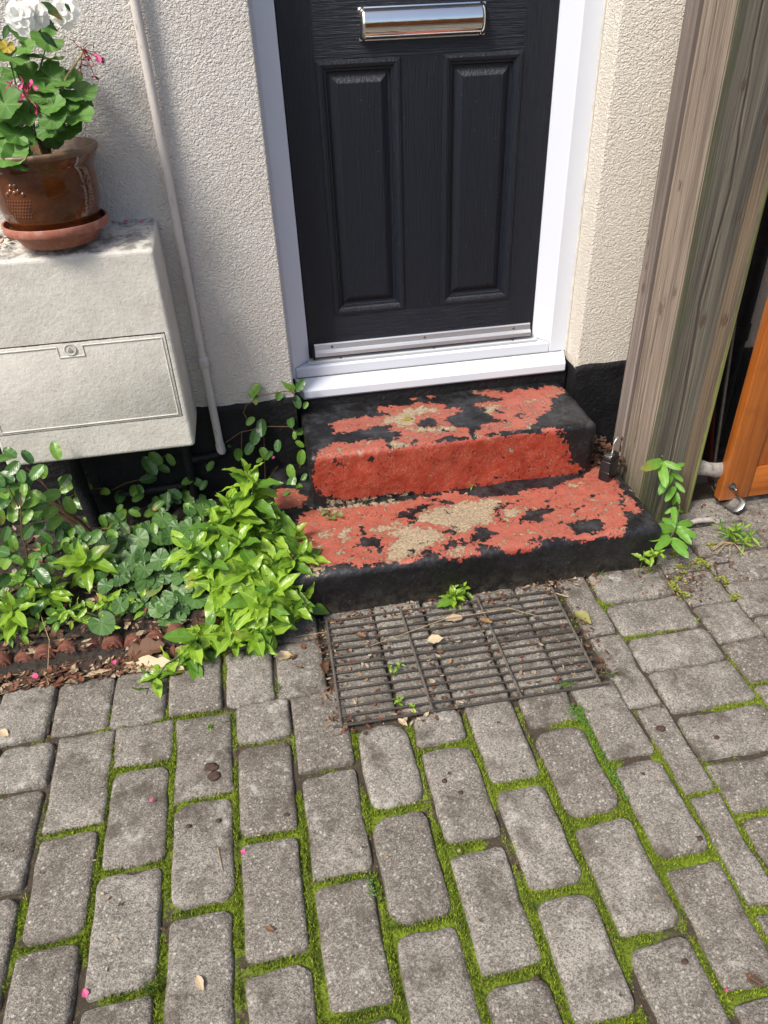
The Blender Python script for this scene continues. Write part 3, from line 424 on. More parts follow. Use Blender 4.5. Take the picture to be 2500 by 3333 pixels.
# ---- paving: every paver is an object of its own, bedded in moss and dirt
def paver_mesh(w, l, seed, worn=1.0):
    rs = np.random.RandomState(seed); n = 36
    rc = min(w, l)*rs.uniform(.07, .24)*worn
    cs = [rc*rs.uniform(.6, 1.5) for _ in range(4)]
    pts = []
    for k, (sx, sy) in enumerate(((1,1),(-1,1),(-1,-1),(1,-1))):
        r = min(cs[k], .48*min(w, l)); cx, cy = sx*(w/2-r), sy*(l/2-r)
        for j in range(n//4):
            t = math.pi/2*(k + j/(n/4-1)); pts.append((cx+r*math.cos(t), cy+r*math.sin(t)))
    P = []
    for i in range(n):                      # one midpoint on each straight run for a less perfect edge
        P.append(pts[i])
        if (i+1) % (n//4) == 0:
            a, b = np.array(pts[i]), np.array(pts[(i+1) % n])
            for q in (.25, .5, .75): P.append(tuple(a+(b-a)*q))
    P = np.array(P); N = len(P); ph = rs.rand(3)*50
    wob = fbm(np.c_[P*24, np.zeros(N)] + ph, 3)*.0055 + fbm(np.c_[P*90, np.zeros(N)] + ph, 2)*.0012
    ctr = P/np.maximum(np.linalg.norm(P, axis=1), 1e-6)[:, None]
    P = P + ctr*wob[:, None]
    v = []; f = []
    chip = np.clip(fbm(np.c_[P*35, np.ones(N)*3] + ph, 3), 0, .5)*1.6
    tilt = rs.uniform(-.020, .020, 2)
    def ring(scale, inset, z, rough):
        Q = P - ctr*inset if scale is None else P*scale
        zz = z + fbm(np.c_[Q*22, np.zeros(N)] + ph, 3)*rough + Q[:, 0]*tilt[0] + Q[:, 1]*tilt[1]
        return np.c_[Q, zz]
    rings = [np.c_[P, np.full(N, -.045)], ring(None, .0005, -.012, .002), ring(None, .0028, -.0045, .004), ring(None, .0062, -.0008, .003)]
    rings[2][:, 2] -= chip*.008; rings[3][:, 2] -= chip*.006
    for s in (.80, .50, .2): rings.append(ring(s, 0, .0008, .0045))
    V = np.vstack(rings + [np.array([[0, 0, .0005 + fbm(np.array([[0,0,0.]])+ph, 3)[0]*.003]])])
    for i in range(len(rings)-1):
        for k in range(N): f.append((i*N+k, i*N+(k+1)%N, (i+1)*N+(k+1)%N, (i+1)*N+k))
    b = (len(rings)-1)*N
    for k in range(N): f.append((b+k, b+(k+1)%N, len(V)-1))
    me = mesh('paver', V, f, True); me.materials.append(M_PAVER); return me

RECTS = []                                  # x0,x1,y0,y1 of every paver, used to find the joints
def add(x0, x1, y0, y1, z=0., worn=1.): RECTS.append((x0, x1, y0, y1, z, worn))
XB = [-1.22, -1.083, -.948, -.811, -.676, -.543, -.402, -.262, -.124, .014, .152, .287, .421, .560, .692]
half = {-1: 0}
JY = {5: -1.102, 6: -1.223}
joints = {3: [-.973, -1.102, -1.345], 4: [-.964, -1.223, -1.458], 5: [-.963, -1.088, -1.334, -1.573], 6: [-.967, -1.200, -1.448],
          7: [-.955, -1.075, -1.320, -1.570], 8: [-.954, -1.183, -1.438, -1.683], 9: [-1.075, -1.311, -1.554], 10: [-1.07, -1.173, -1.417, -1.669],
          11: [-1.06, -1.299, -1.544, -1.773], 12: [-1.06, -1.168, -1.411, -1.654], 13: [-1.05, -1.292, -1.530, -1.772]}
for c in range(len(XB)-1):
    x0, x1 = XB[c], XB[c+1]
    js = joints.get(c, [-.968, -.968 - (.125 if c % 2 else .245)])
    js = list(js)
    while js[-1] > -2.15: js.append(js[-1]-.243)
    lean = .008
    for a, b in zip(js[:-1], js[1:]): add(x0, x1, b, a)
# course between the bed / step and the joint at y = -.96
XT = [-1.26, -1.12, -.985, -.845, -.708, -.560, -.425, -.285, -.152, -.022]
for i, (a, b) in enumerate(zip(XT[:-1], XT[1:])): add(a, b, -.962, -.785 + (.0 if i < 6 else .02))
for a, b in zip(XT[6:-1], XT[7:]): add(a, b, -.762, -.60)
# under the grate: low worn blocks
XG = [-.012, .135, .275, .415, .555, .662]
for i, (a, b) in enumerate(zip(XG[:-1], XG[1:])):
    add(a, b, -.865, -.668, -.003, .7); add(a, b, -1.062, -.868, -.003, .7)
# narrow border course
by = [-.655, -.912, -1.158, -1.402, -1.646, -1.89, -2.13]
for a, b in zip(by[:-1], by[1:]): add(.690 - (.012 if a > -.95 else 0), .768, b, a, 0, .5)
# rows beyond the border
def rows(x0, x1, ys, dz=0):
    for a, b in zip(ys[:-1], ys[1:]): add(x0, x1, b, a, dz)
rows(.768, 1.001, [-.668, -.800, -.932, -1.060, -1.196, -1.332, -1.466, -1.60, -1.735, -1.87, -2.005, -2.14])
rows(1.001, 1.139, [-.60, -.716, -.858, -1.003, -1.146, -1.29, -1.435, -1.58, -1.72, -1.86, -2.0, -2.14])
rows(1.139, 1.37, [-.52, -.66, -.795, -.93, -1.065, -1.20, -1.335, -1.47, -1.605, -1.74, -1.875, -2.01, -2.145])
rows(1.37, 1.60, [-.30, -.44, -.58, -.72, -.86, -1.0, -1.14, -1.28, -1.42, -1.56, -1.70, -1.84, -1.98, -2.12]); rows(1.139, 1.37, [-.38, -.516])

res = .0045; bx0, bx1, by0, by1 = -1.26, 1.62, -2.15, -.28
nx, ny = int((bx1-bx0)/res), int((by1-by0)/res)
gx, gy = np.meshgrid(np.linspace(bx0, bx1, nx), np.linspace(by0, by1, ny)); G2 = np.c_[gx.ravel(), gy.ravel()]
def wobx(y, x): return np.interp(y, [-1.7, -1.1, -.6], [.006, 0., -.006])          # the courses run a touch skew to the house
def moss_region(P):
    x, y = P[:, 0], P[:, 1]
    n = fbm(np.c_[P*2.6, np.zeros(len(P))] + 4.2, 4); nf = fbm(np.c_[P*11, np.zeros(len(P))] + 9.1, 3)
    m = .57 + n*1.1 + nf*1.15
    m -= np.clip((-.45 - x)*2.0, 0, .5); m += np.clip((-1.05 - y)*.7, -.75, .30); m -= np.clip((x-.78)*3.0, 0, .42)*np.clip((y+1.9)*1.2, 0, 1)
    m -= np.clip((x-.66)*6, 0, .35)*np.clip((y+1.25)*6, 0, 1)
    m += np.exp(-((x-.62)**2 + (y+1.3)**2)/.09)*.28
    m -= ((x > -.05) & (x < .69) & (y > -1.09))*.6
    return np.clip(m, 0, 1)
MOSS = moss_region(G2)
def joint_depth(P):
    d = np.full(len(P), .02)                # how far a point lies from the nearest paver edge (0 under a paver)
    for x0, x1, y0, y1 in RA:
        m = (P[:, 0] > x0-.02) & (P[:, 0] < x1+.02) & (P[:, 1] > y0-.02) & (P[:, 1] < y1+.02)
        q = P[m]; e = np.hypot(np.maximum(np.maximum(x0+.007-q[:, 0], q[:, 0]-x1+.007), 0), np.maximum(np.maximum(y0+.007-q[:, 1], q[:, 1]-y1+.007), 0)); d[m] = np.minimum(d[m], e)
    return d
RA = np.array([r[:4] for r in RECTS])
JD = joint_depth(G2)
MOSS = np.clip(MOSS - .20*np.exp(-JD/.003), 0, 1)
hz = -.0145 + fbm(np.c_[G2*38, np.zeros(len(G2))], 4)*.006 + MOSS*.0085*np.clip(JD/.006, .3, 1)
hz -= ((G2[:, 0] > -.03) & (G2[:, 0] < .685) & (G2[:, 1] > -1.07))*.006
F = (np.arange(nx-1)[None, :] + np.arange(ny-1)[:, None]*nx).ravel()
faces = np.c_[F, F+1, F+nx+1, F+nx]
me = bpy.data.meshes.new('paving'); me.vertices.add(len(G2)); me.vertices.foreach_set('co', np.c_[G2, hz].ravel())
me.loops.add(faces.size); me.loops.foreach_set('vertex_index', faces.ravel()); me.polygons.add(len(faces))
me.polygons.foreach_set('loop_start', np.arange(0, faces.size, 4)); me.update(calc_edges=True); me.validate()
me.polygons.foreach_set('use_smooth', [True]*len(me.polygons))
at = me.attributes.new('moss', 'FLOAT', 'POINT'); at.data.foreach_set('value', MOSS)
me.materials.append(M_BED)
paving = tag(link('paving', me), kind='structure')
rsP = np.random.RandomState(11)
for i, (x0, x1, y0, y1, z, worn) in enumerate(RECTS):
    gap = .0145 if y1 < -.97 and x1 < .70 else (.010 if x1 < .7 else .0105)
    if y1 < -1.2: gap += .003
    if z < 0: gap = .005
    if x0 < -.5: gap -= .003
    if y1 > -.97 and z == 0: gap -= .004
    if y1 > -.97 or x0 > .75: worn *= .6
    w = x1-x0-gap+rsP.uniform(-.003, .003); l = y1-y0-gap+rsP.uniform(-.004, .004)
    o = bpy.data.objects.new('paver', paver_mesh(w, l, 100+i, worn)); COL.objects.link(o); o.parent = paving
    yc = (y0+y1)/2; o.location = ((x0+x1)/2 + (wobx(yc, 0) if x1 < .7 else 0) + rsP.uniform(-.002, .002), yc + rsP.uniform(-.002, .002), z + rsP.uniform(-.0040, .0025))
    o.rotation_euler = (0, 0, rsP.normal(0, .009) + (math.radians(1.2) if x1 < .7 else 0))
RA = np.array([r[:4] for r in RECTS])
def in_joint(P, margin=.004):
    out = np.ones(len(P), bool)
    for x0, x1, y0, y1 in RA:
        out &= ~((P[:, 0] > x0+margin) & (P[:, 0] < x1-margin) & (P[:, 1] > y0+margin) & (P[:, 1] < y1-margin))
    return out
rs = np.random.RandomState(5)
C = np.c_[rs.uniform(-.95, 1.3, 420000), rs.uniform(-2.0, -.62, 420000)]
C = C[in_joint(C, .0075)]; mr = np.clip(moss_region(C) - .30*np.exp(-joint_depth(C)/.0035), 0, 1); keep = mr + fbm(np.c_[C*60, np.zeros(len(C))], 2)*.6 > .50; C = C[keep][:62000]; mr = mr[keep][:62000]
K = len(C); a = rs.rand(K)*2*math.pi; hgt = rs.uniform(.003, .0078, K)*(.6+.6*mr); wd_ = rs.uniform(.0007, .0014, K); ln = rs.uniform(-.003, .003, (K, 2))
zb = -.0145 + mr*.0075
A1 = np.c_[C[:, 0]+np.cos(a)*wd_, C[:, 1]+np.sin(a)*wd_, zb]; A2 = np.c_[C[:, 0]-np.cos(a)*wd_, C[:, 1]-np.sin(a)*wd_, zb]; A3 = np.c_[C + ln, zb+hgt+.004]
mv = np.stack([A1, A2, A3], 1).reshape(-1, 3)
M_MOSSB = Mat('moss_blades'); M_MOSSB = M_MOSSB.fin(M_MOSSB.mix(M_MOSSB.ramp(M_MOSSB.noise(240, 3), [(.35, 0.), (.65, 1.)]), (.060, .080, .006, 1), (.36, .49, .018, 1)), .9)
me = bpy.data.meshes.new('moss'); me.vertices.add(3*K); me.vertices.foreach_set('co', mv.ravel()); me.loops.add(3*K); me.loops.foreach_set('vertex_index', np.arange(3*K))
me.polygons.add(K); me.polygons.foreach_set('loop_start', np.arange(0, 3*K, 3)); me.update(calc_edges=True)
tag(link('moss', me, M_MOSSB, paving), kind='stuff')
# grit and crumbs in the joints
gb = MB(); rs = np.random.RandomState(8)
GC = np.c_[rs.uniform(-.95, 1.3, 30000), rs.uniform(-1.95, -.62, 30000)]; GC = GC[in_joint(GC, .003)][:1500]
for x, y in GC:
    r = rs.uniform(.0011, .0028); q = [Vector(rs.uniform(-1, 1, 3)).normalized()*r for _ in range(2)]
    gb.add([(x+r, y, -.004), (x, y+r, -.003), (x-r*.8, y-.3*r, -.004), (x, y-r, -.003), (x, y, -.002+r)], [(0,1,4), (1,2,4), (2,3,4), (3,0,4)])
tag(gb.build('grit', simple('orange_grit', (.36, .22, .11, 1), .8, .7, 50), paving), kind='stuff')

# ---- flower bed soil, banked up to the plinth
nx2, ny2 = 170, 90
gx, gy = np.meshgrid(np.linspace(-1.45, .0, nx2), np.linspace(-.80, -.088, ny2)); Q = np.c_[gx.ravel(), gy.ravel()]
t = np.clip((Q[:, 1]+.775)/.1, 0, 1); z = -.012 + .040*t + .02*np.clip((Q[:, 1]+.6)/.4, 0, 1) + fbm(np.c_[Q*26, np.zeros(len(Q))], 5)*.022*t
z = np.where(Q[:, 0] > -.30, np.where(Q[:, 1] < -.62, -.03, z), z)
F = (np.arange(nx2-1)[None, :] + np.arange(ny2-1)[:, None]*nx2).ravel()
soil = tag(link('flower_bed_soil', mesh('flower_bed_soil', np.c_[Q, z], np.c_[F, F+1, F+nx2+1, F+nx2], True), M_SOIL), kind='structure')

# ================================================================ HOUSE
house = empty('house', (.46, 0, 0), 'cream rendered house front with black plinth and a black panelled front door', 'house')
YW = -.095
for (x0, x1, mt) in ((-3.0, -.005, M_RENDER), (.925, 3.4, M_RENDER2)):
    MB().box(x0, x1, YW, .25, .0, 3.0).build('wall', mt, house, bevel=.007, seg=3)
MB().box(-.0045, .9245, YW+.001, .25, 2.46, 3.0).build('wall', M_RENDER, house)
MB().box(-.3, 1.3, .10, .26, .0, 3.02).build('inner_wall', simple('dark_hall', (.02, .02, .02, 1), .8), house)
def plinth(x0, x1, seed, ret=None):
    n = int((x1-x0)/.012); xs = np.linspace(x0, x1, n); rs = np.random.RandomState(seed)
    top = .390 + fbm(np.c_[xs*22, np.zeros(n), np.full(n, seed)], 3)*.012
    v = []; f = []
    zs = np.linspace(0, 1, 22)
    for i, x in enumerate(xs):
        for j, s in enumerate(zs): v.append((x, YW-.006, -.03 + (top[i]+.03)*s))
        v.append((x, YW+.002, top[i]+.002))
    m = len(zs)+1
    v = np.array(v); v[:, 1] += fbm(v*60, 3)*.0022*(np.arange(len(v)) % m != m-1)
    for i in range(n-1):
        for j in range(m-1): f.append((i*m+j, (i+1)*m+j, (i+1)*m+j+1, i*m+j+1))
    return v, f
v, f = plinth(-3.0, -.004, 3); link('plinth', mesh('plinth', v, f, True), M_BLACK, house)
v, f = plinth(.921, 3.4, 5)
n0 = len(v); ys = np.linspace(YW-.006, -.005, 10); zs = np.linspace(-.03, .386, 12)      # painted return of the door reveal
rv = np.array([(.921 + .0, y, z) for y in ys for z in zs]); rv[:, 0] += fbm(rv*35, 3)*.003
rf = [(n0+i*12+j, n0+i*12+j+1, n0+(i+1)*12+j+1, n0+(i+1)*12+j) for i in range(9) for j in range(11)]
link('plinth', mesh('plinth', np.vstack([v, rv]), list(f)+rf, True), M_BLACK, house)

# door frame
ZT = .41
fr = empty('door_frame', (.43, 0, ZT), None, None); fr.parent = house; fr.location = Vector((.43, 0, ZT)) - Vector(house.location)
FL = Vector((0, 0, 0))
jr = [(.9225, .0), (.8665, .0), (.862, .0035), (.8135, .0325), (.812, .036), (.812, .085), (.9225, .085)]
jl = [(-.062, .0), (-.062, .085), (.060, .085), (.060, .036), (.0585, .0325), (.010, .0035), (.0055, .0)]
MB().prism(jr, 2, ZT+.0005, 2.455).build('jamb', M_UPVC, fr)
MB().prism(jl, 2, ZT+.0005, 2.455).build('jamb', M_UPVC, fr)
MB().prism([(.001, ZT+.001), (.001, ZT+.030), (.005, ZT+.034), (.020, ZT+.0365), (.085, ZT+.0365), (.085, ZT+.001)], 0, .0105, .8615).build('bottom_rail', M_UPVC, fr)
MB().prism([(.012, ZT+.0368), (.012, ZT+.043), (.016, ZT+.046), (.060, ZT+.0475), (.060, ZT+.0368)], 0, .052, .822).build('threshold', M_GREYUPVC, fr)
for px in (.16, .47, .74): MB().lathe((px, .02, 0), [(.0, ZT+.0485), (.004, ZT+.048), (.005, ZT+.0455)], 10).build('screw', M_STEEL, fr, True)
c = MB(); prof = [(.004, ZT-.0005), (-.050, ZT-.0195), (-.0555, ZT-.024), (-.0565, ZT-.046), (-.052, ZT-.052), (.004, ZT-.052)]
v = [(.003 + max(0, -y)*.42, y, z) for y, z in prof] + [(.917 - max(0, -y)*.25, y, z) for y, z in prof]; n = len(prof)
c.add(v, [(i, (i+1)%n, n+(i+1)%n, n+i) for i in range(n)] + [tuple(range(n))[::-1], tuple(range(n, 2*n))])
c.build('cill', M_UPVC, fr)
MB().tube([(.9225, -.0015, ZT-.02), (.9225, -.0015, 2.45)], .0042, 8).build('sealant_bead', simple('sealant', (.60, .58, .53, 1), .5, .25, 30), fr, True)
MB().tube([(.012, -.0006, ZT-.0005), (.906, -.0006, ZT-.0005)], .0018, 6).build('cill_joint', simple('joint_grime', (.20, .19, .17, 1), .7, .4, 40), fr, True)
for q0, q1 in (((.0105, .0, ZT+.002), (.0585, .0305, ZT+.046)), ((.8615, .0, ZT+.002), (.8155, .0305, ZT+.046))): MB().tube([q0, (q0[0], .0028, ZT+.034), q1], .0009, 5).build('mitre_line', simple('mitre_grime', (.34, .34, .35, 1), .6), fr, True)
MB().box(.0, .915, -.047, .05, .27, ZT-.0525).build('mortar_bed', M_BLACK, house, bevel=.004)

# door leaf: stiles, rails, muntin and raised panels
dr = empty('door', (.06, .035, .46), None, None); dr.parent = house; dr.location = Vector((.06, .035, .46)) - Vector(house.location)
YD = .035; XL, XR, DB, DT = .0625, .8095, .4605, 2.45
P1X, P2X = (.151, .379), (.495, .720); PZ = (.595, 1.282)
MB().box(XL, P1X[0], YD, YD+.044, DB, DT).build('stile', M_DOORV, dr)
MB().box(P2X[1], XR, YD, YD+.044, DB, DT).build('stile', M_DOORV, dr)
MB().box(P1X[1], P2X[0], YD, YD+.044, PZ[0], PZ[1]).build('muntin', M_DOORV, dr)
MB().box(P1X[0], P2X[1], YD+.0004, YD+.044, DB, PZ[0]).build('rail', M_DOORH, dr)
MB().box(P1X[0], P2X[1], YD+.0004, YD+.044, PZ[1], 1.62).build('rail', M_DOORH, dr)
MB().box(P1X[0], P2X[1], YD+.0004, YD+.044, 1.62, DT).build('rail', M_DOORV, dr)
def panel(xs, zs):
    rings = [(.0, YD), (.003, YD-.0045), (.010, YD-.006), (.017, YD-.0035), (.0215, YD+.002), (.026, YD+.0025), (.029, YD+.011), (.034, YD+.0115), (.037, YD+.0105), (.054, YD+.002), (.056, YD+.0015)]
    v = []; f = []
    for d, y in rings: v += [(xs[0]+d, y, zs[0]+d), (xs[1]-d, y, zs[0]+d), (xs[1]-d, y, zs[1]-d), (xs[0]+d, y, zs[1]-d)]
    for i in range(len(rings)-1):
        for k in range(4): f.append((i*4+k, i*4+(k+1)%4, (i+1)*4+(k+1)%4, (i+1)*4+k))
    b = (len(rings)-1)*4; f.append((b, b+1, b+2, b+3))
    return MB().add(v, f)
panel(P1X, PZ).build('panel', M_DOORV, dr); panel(P2X, PZ).build('panel', M_DOORV, dr)
# weather bar with its three screws
MB().prism([(YD, .462), (YD-.016, .466), (YD-.022, .470), (YD-.0215, .480), (YD-.012, .486), (YD-.0095, .487), (YD-.007, .503), (YD-.003, .506), (YD, .506)], 0, .078, .800).build('weather_bar', M_ALU, dr)
MB().box(.0705, .0778, YD-.021, YD, .461, .502).build('end_cap', simple('black_plastic', (.01, .01, .011, 1), .4), dr)
for px in (.135, .44, .742):
    m = MB(); v = [(px, YD-.0115, .495)]
    for rr, yy in ((.003, YD-.0112), (.0042, YD-.009)):
        v += [(px+rr*math.cos(t*math.pi/6), yy, .495+rr*math.sin(t*math.pi/6)) for t in range(12)]
    m.add(v, [(0, 1+(k+1)%12, 1+k) for k in range(12)] + [(1+k, 1+(k+1)%12, 13+(k+1)%12, 13+k) for k in range(12)]).build('screw', M_STEEL, dr, True)
# letter plate: bulging chrome flap between two end caps
m = MB(); n = 20; v = []; f = []
zc, hh = 1.357, .0345
for x in (.284, .594):
    for k in range(n+1):
        t = -math.pi/2 + math.pi*k/n; v.append((x, YD - .003 - .026*math.cos(t), zc + hh*math.sin(t)))
for k in range(n): f.append((k, k+1, n+2+k, n+1+k))
m.add(v, f).build('letter_plate', M_CHROME, dr, True)
for x0, x1, s in ((.270, .2838, -1), (.5942, .608, 1)):
    m = MB(); v = []; f = []
    for j in range(7):
        q = j/6; x = (x1 if s < 0 else x0) + s*.0138*math.sin(q*math.pi/2); sc = math.cos(q*math.pi/2)*.995+.005
        for k in range(n+1):
            t = -math.pi/2 + math.pi*k/n; v.append((x, YD - .003 - .0285*math.cos(t)*sc, zc + (hh+.0025)*math.sin(t)*(.72+.28*sc)))
    for j in range(6):
        for k in range(n): f.append((j*(n+1)+k, j*(n+1)+k+1, (j+1)*(n+1)+k+1, (j+1)*(n+1)+k))
    m.add(v, f).build('letter_plate_end', M_CHROME, dr, True)
MB().box(.270, .608, YD-.0035, YD-.0002, zc-.037, zc+.037).build('letter_plate_base', M_CHROME, dr, bevel=.0012)

# ================================================================ DOORSTEP
def step_mesh(name, x0, x1, yf, yb, z0, z1, r, res, polys, seed, slope=0.):
    """rounded block, its faces dense enough to carry the outlines of the paint"""
    def grid(a, b, fn):
        na, nb = max(2, int(abs(a[1]-a[0])/res)), max(2, int(abs(b[1]-b[0])/res))
        A, B = np.meshgrid(np.linspace(*a, na), np.linspace(*b, nb)); P = fn(A.ravel(), B.ravel())
        I = (np.arange(na-1)[None, :] + np.arange(nb-1)[:, None]*na).ravel()
        return P, np.c_[I, I+1, I+na+1, I+na]
    parts = [grid((x0, x1), (yf, yb), lambda a, b: np.c_[a, b, np.full(len(a), z1)]), grid((x0, x1), (z0, z1), lambda a, b: np.c_[a, np.full(len(a), yf), b]),
             grid((yb, yf), (z0, z1), lambda a, b: np.c_[np.full(len(a), x0), a, b]), grid((yf, yb), (z0, z1), lambda a, b: np.c_[np.full(len(a), x1), a, b])]
    V = []; Fc = []; off = 0
    for P, Fa in parts: V.append(P); Fc.append(Fa+off); off += len(P)
    V = np.vstack(V); Fc = np.vstack(Fc)
    inner = np.c_[np.clip(V[:, 0], x0+r, x1-r), np.clip(V[:, 1], yf+r, None), np.clip(V[:, 2], None, z1-r)]
    d = V - inner; L = np.linalg.norm(d, axis=1); nrm = d/np.maximum(L, 1e-9)[:, None]
    onb = (V[:, 1] >= yb-1e-6) & (L < 1e-6)
    V = np.where((L > 1e-9)[:, None], inner + nrm*r, V)
    U0 = V.copy()
    dis = fbm(U0*7 + seed, 2)*.009 + fbm(U0*32 + seed, 4)*.0028 + fbm(U0*110 + seed, 3)*.0012
    V = V + nrm*dis[:, None]
    V[:, 2] += slope*(V[:, 1]-yb)*np.clip((V[:, 2]-z0)/(z1-z0), 0, 1)
    top = nrm[:, 2] > .7071
    vv = np.where(top, U0[:, 1], np.where(nrm[:, 1] < -.5, yf - (z1 - U0[:, 2]), yf - .3))
    vv = np.where(top & (U0[:, 1] < yf+r), yf + (U0[:, 1]-yf), vv)
    uvp = np.c_[U0[:, 0], vv]
    bm = bmesh.new()
    me = mesh(name, V, Fc, True)
    for k, pl in zip(('red', 'blk', 'tan'), polys):
        at = me.attributes.new(k, 'FLOAT', 'POINT'); at.data.foreach_set('value', union_sd(uvp, pl))
    at = me.attributes.new('flat', 'FLOAT', 'POINT'); at.data.foreach_set('value', np.clip(nrm[:, 2], 0, 1))
    bm.from_mesh(me); bmesh.ops.remove_doubles(bm, verts=bm.verts, dist=.0006); bmesh.ops.recalc_face_normals(bm, faces=bm.faces); bm.to_mesh(me); bm.free()
    me.polygons.foreach_set('use_smooth', [True]*len(me.polygons))
    return me
stp = empty('doorstep', (.45, -.38, 0), 'two-tier concrete doorstep with flaking red and black paint below the white door frame', 'doorstep')
link('upper_step', step_mesh('upper_step', .008, .897, -.358, -.040, .10, .322, .020, .0042, (U_RED, U_BLK, U_TAN), 1.3), M_STEP, stp)
link('lower_step', step_mesh('lower_step', -.115, .992, -.680, -.090, -.05, .150, .024, .0042, (L_RED, L_BLK, L_TAN), 7.7, .012), M_STEP, stp)

# ================================================================ METER BOX
M_BOX = Mat('weathered_grp'); _n = M_BOX.noise(18, 6, .7); _f = M_BOX.noise(90, 5, .7)
_nz = M_BOX.sep(M_BOX.n('ShaderNodeNewGeometry').outputs['True Normal'], 2)
_c = M_BOX.mix(M_BOX.ramp(_n, [(.35, 0.), (.7, 1.)]), (.53, .505, .445, 1), (.64, .615, .555, 1))
_c = M_BOX.mix(M_BOX.ramp(_f, [(.60, 0.), (.74, .55)]), _c, (.30, .28, .245, 1))
_w = M_BOX.math('MULTIPLY', M_BOX.ramp(M_BOX.noise(28, 7, .75), [(.44, 0.), (.56, 1.)]), M_BOX.ramp(_nz, [(.7, 0.), (.9, .85)]))
_c = M_BOX.mix(_w, _c, (.16, .155, .145, 1))
_st = M_BOX.ramp(M_BOX.noise(1., 5, .65, M_BOX.mapv(M_BOX.oc(), (26, 26, 2.2))), [(.54, 0.), (.74, .45)])
_c = M_BOX.mix(M_BOX.math('MULTIPLY', _st, .6), _c, (.36, .33, .275, 1))
_sp = M_BOX.ramp(M_BOX.noise(110, 2), [(.735, 0.), (.75, .7)])
_c = M_BOX.mix(_sp, _c, (.12, .105, .085, 1))
M_BOX.fin(_c, .68, M_BOX.bump(M_BOX.math('ADD', _f, _n), .002)); M_BOX = M_BOX.m
mb = empty('meter_box', (-.57, YW, .369), 'weathered off-white meter box hung on the wall under the flowerpot', 'meter box')
BX0, BX1, BYF, BZ0, BZF, BZB = -.832, -.311, -.297, .369, .930, .957
DX0, DX1, DZ0, DZ1 = -.822, -.327, .469, .717
bm = bmesh.new()
V_ = lambda *p: bm.verts.new(p)
o_ = [V_(BX0, BYF, BZ0), V_(BX1, BYF, BZ0), V_(BX1, BYF, BZF), V_(BX0, BYF, BZF)]
bk = [V_(BX0, YW+.001, BZ0), V_(BX1, YW+.001, BZ0), V_(BX1, YW+.001, BZB), V_(BX0, YW+.001, BZB)]
for k in range(4): bm.faces.new((o_[k], bk[k], bk[(k+1) % 4], o_[(k+1) % 4]))
front = bm.faces.new(o_)
bm.normal_update()
es = [e for e in bm.edges if e.verts[0] in o_ or e.verts[1] in o_]
bmesh.ops.bevel(bm, geom=es, offset=.011, segments=4, affect='EDGES', profile=.5)
bm.normal_update()
fr_ = max((f for f in bm.faces if abs(f.normal.y) > .99), key=lambda f: f.calc_area())
yfr = fr_.verts[0].co.y; outer = list(fr_.verts); bm.faces.remove(fr_)
outer.sort(key=lambda q: math.atan2(q.co.z-.65, q.co.x+.57))
h1 = [V_(DX0, yfr, DZ0), V_(DX1, yfr, DZ0), V_(DX1, yfr, DZ1), V_(DX0, yfr, DZ1)]
h2 = [V_(q.co.x, yfr+.012, q.co.z) for q in h1]
cor = [min(outer, key=lambda q: (q.co.x-a)**2+(q.co.z-b)**2) for a, b in ((BX0, BZ0), (BX1, BZ0), (BX1, BZF), (BX0, BZF))]
for k in range(4):
    bm.faces.new((cor[k], cor[(k+1) % 4], h1[(k+1) % 4], h1[k])); bm.faces.new((h1[k], h1[(k+1) % 4], h2[(k+1) % 4], h2[k]))
bm.faces.new(h2); bmesh.ops.recalc_face_normals(bm, faces=bm.faces)
me = bpy.data.meshes.new('body'); bm.to_mesh(me); bm.free()
link('body', me, M_BOX, mb)
bdoor = MB().box(DX0+.0022, DX1-.0022, yfr-.0012, yfr+.010, DZ0+.0022, DZ1-.0045).build('door', M_BOX, mb, bevel=.0016)
bead = [(DX0+.011, DZ1-.013), (-.604, DZ1-.013), (-.604, .676), (-.540, .676), (-.540, DZ1-.013), (DX1-.011, DZ1-.013), (DX1-.011, DZ0+.010), (DX0+.011, DZ0+.010), (DX0+.011, DZ1-.013)]
for q0, q1 in zip(bead[:-1], bead[1:]): MB().tube([(q0[0], yfr-.0012, q0[1]), (q1[0], yfr-.0012, q1[1])], .0022, 6).build('bead', M_BOX, bdoor, True)
def disc_y(cx, cz, prof, n=28):
    m = MB(); v = []; f = []
    for r, y in prof: v += [(cx+r*math.cos(2*math.pi*k/n), y, cz+r*math.sin(2*math.pi*k/n)) for k in range(n)]
    for i in range(len(prof)-1):
        for k in range(n): f.append((i*n+k, i*n+(k+1) % n, (i+1)*n+(k+1) % n, (i+1)*n+k))
    f.append(tuple((len(prof)-1)*n+k for k in range(n))); return m.add(v, f)
disc_y(-.572, .6955, [(.0155, yfr-.0012), (.0155, yfr-.004), (.0135, yfr-.0045), (.0118, yfr-.003)]).build('lock_ring', M_BOX, bdoor, True)
disc_y(-.572, .6955, [(.0117, yfr-.0032), (.0117, yfr-.0028), (.010, yfr-.0028)]).build('lock', simple('dark_lock', (.035, .033, .03, 1), .5), bdoor)
m = MB(); tr = [(-.572, .7025), (-.5785, .6915), (-.5655, .6915)]
m.add([(x, yfr-.0028, z) for x, z in tr] + [(x, yfr-.0058, z) for x, z in tr], [(3,4,5), (0,1,4,3), (1,2,5,4), (2,0,3,5)]).build('lock_key', simple('pale_lock', (.36, .35, .32, 1), .5), bdoor)

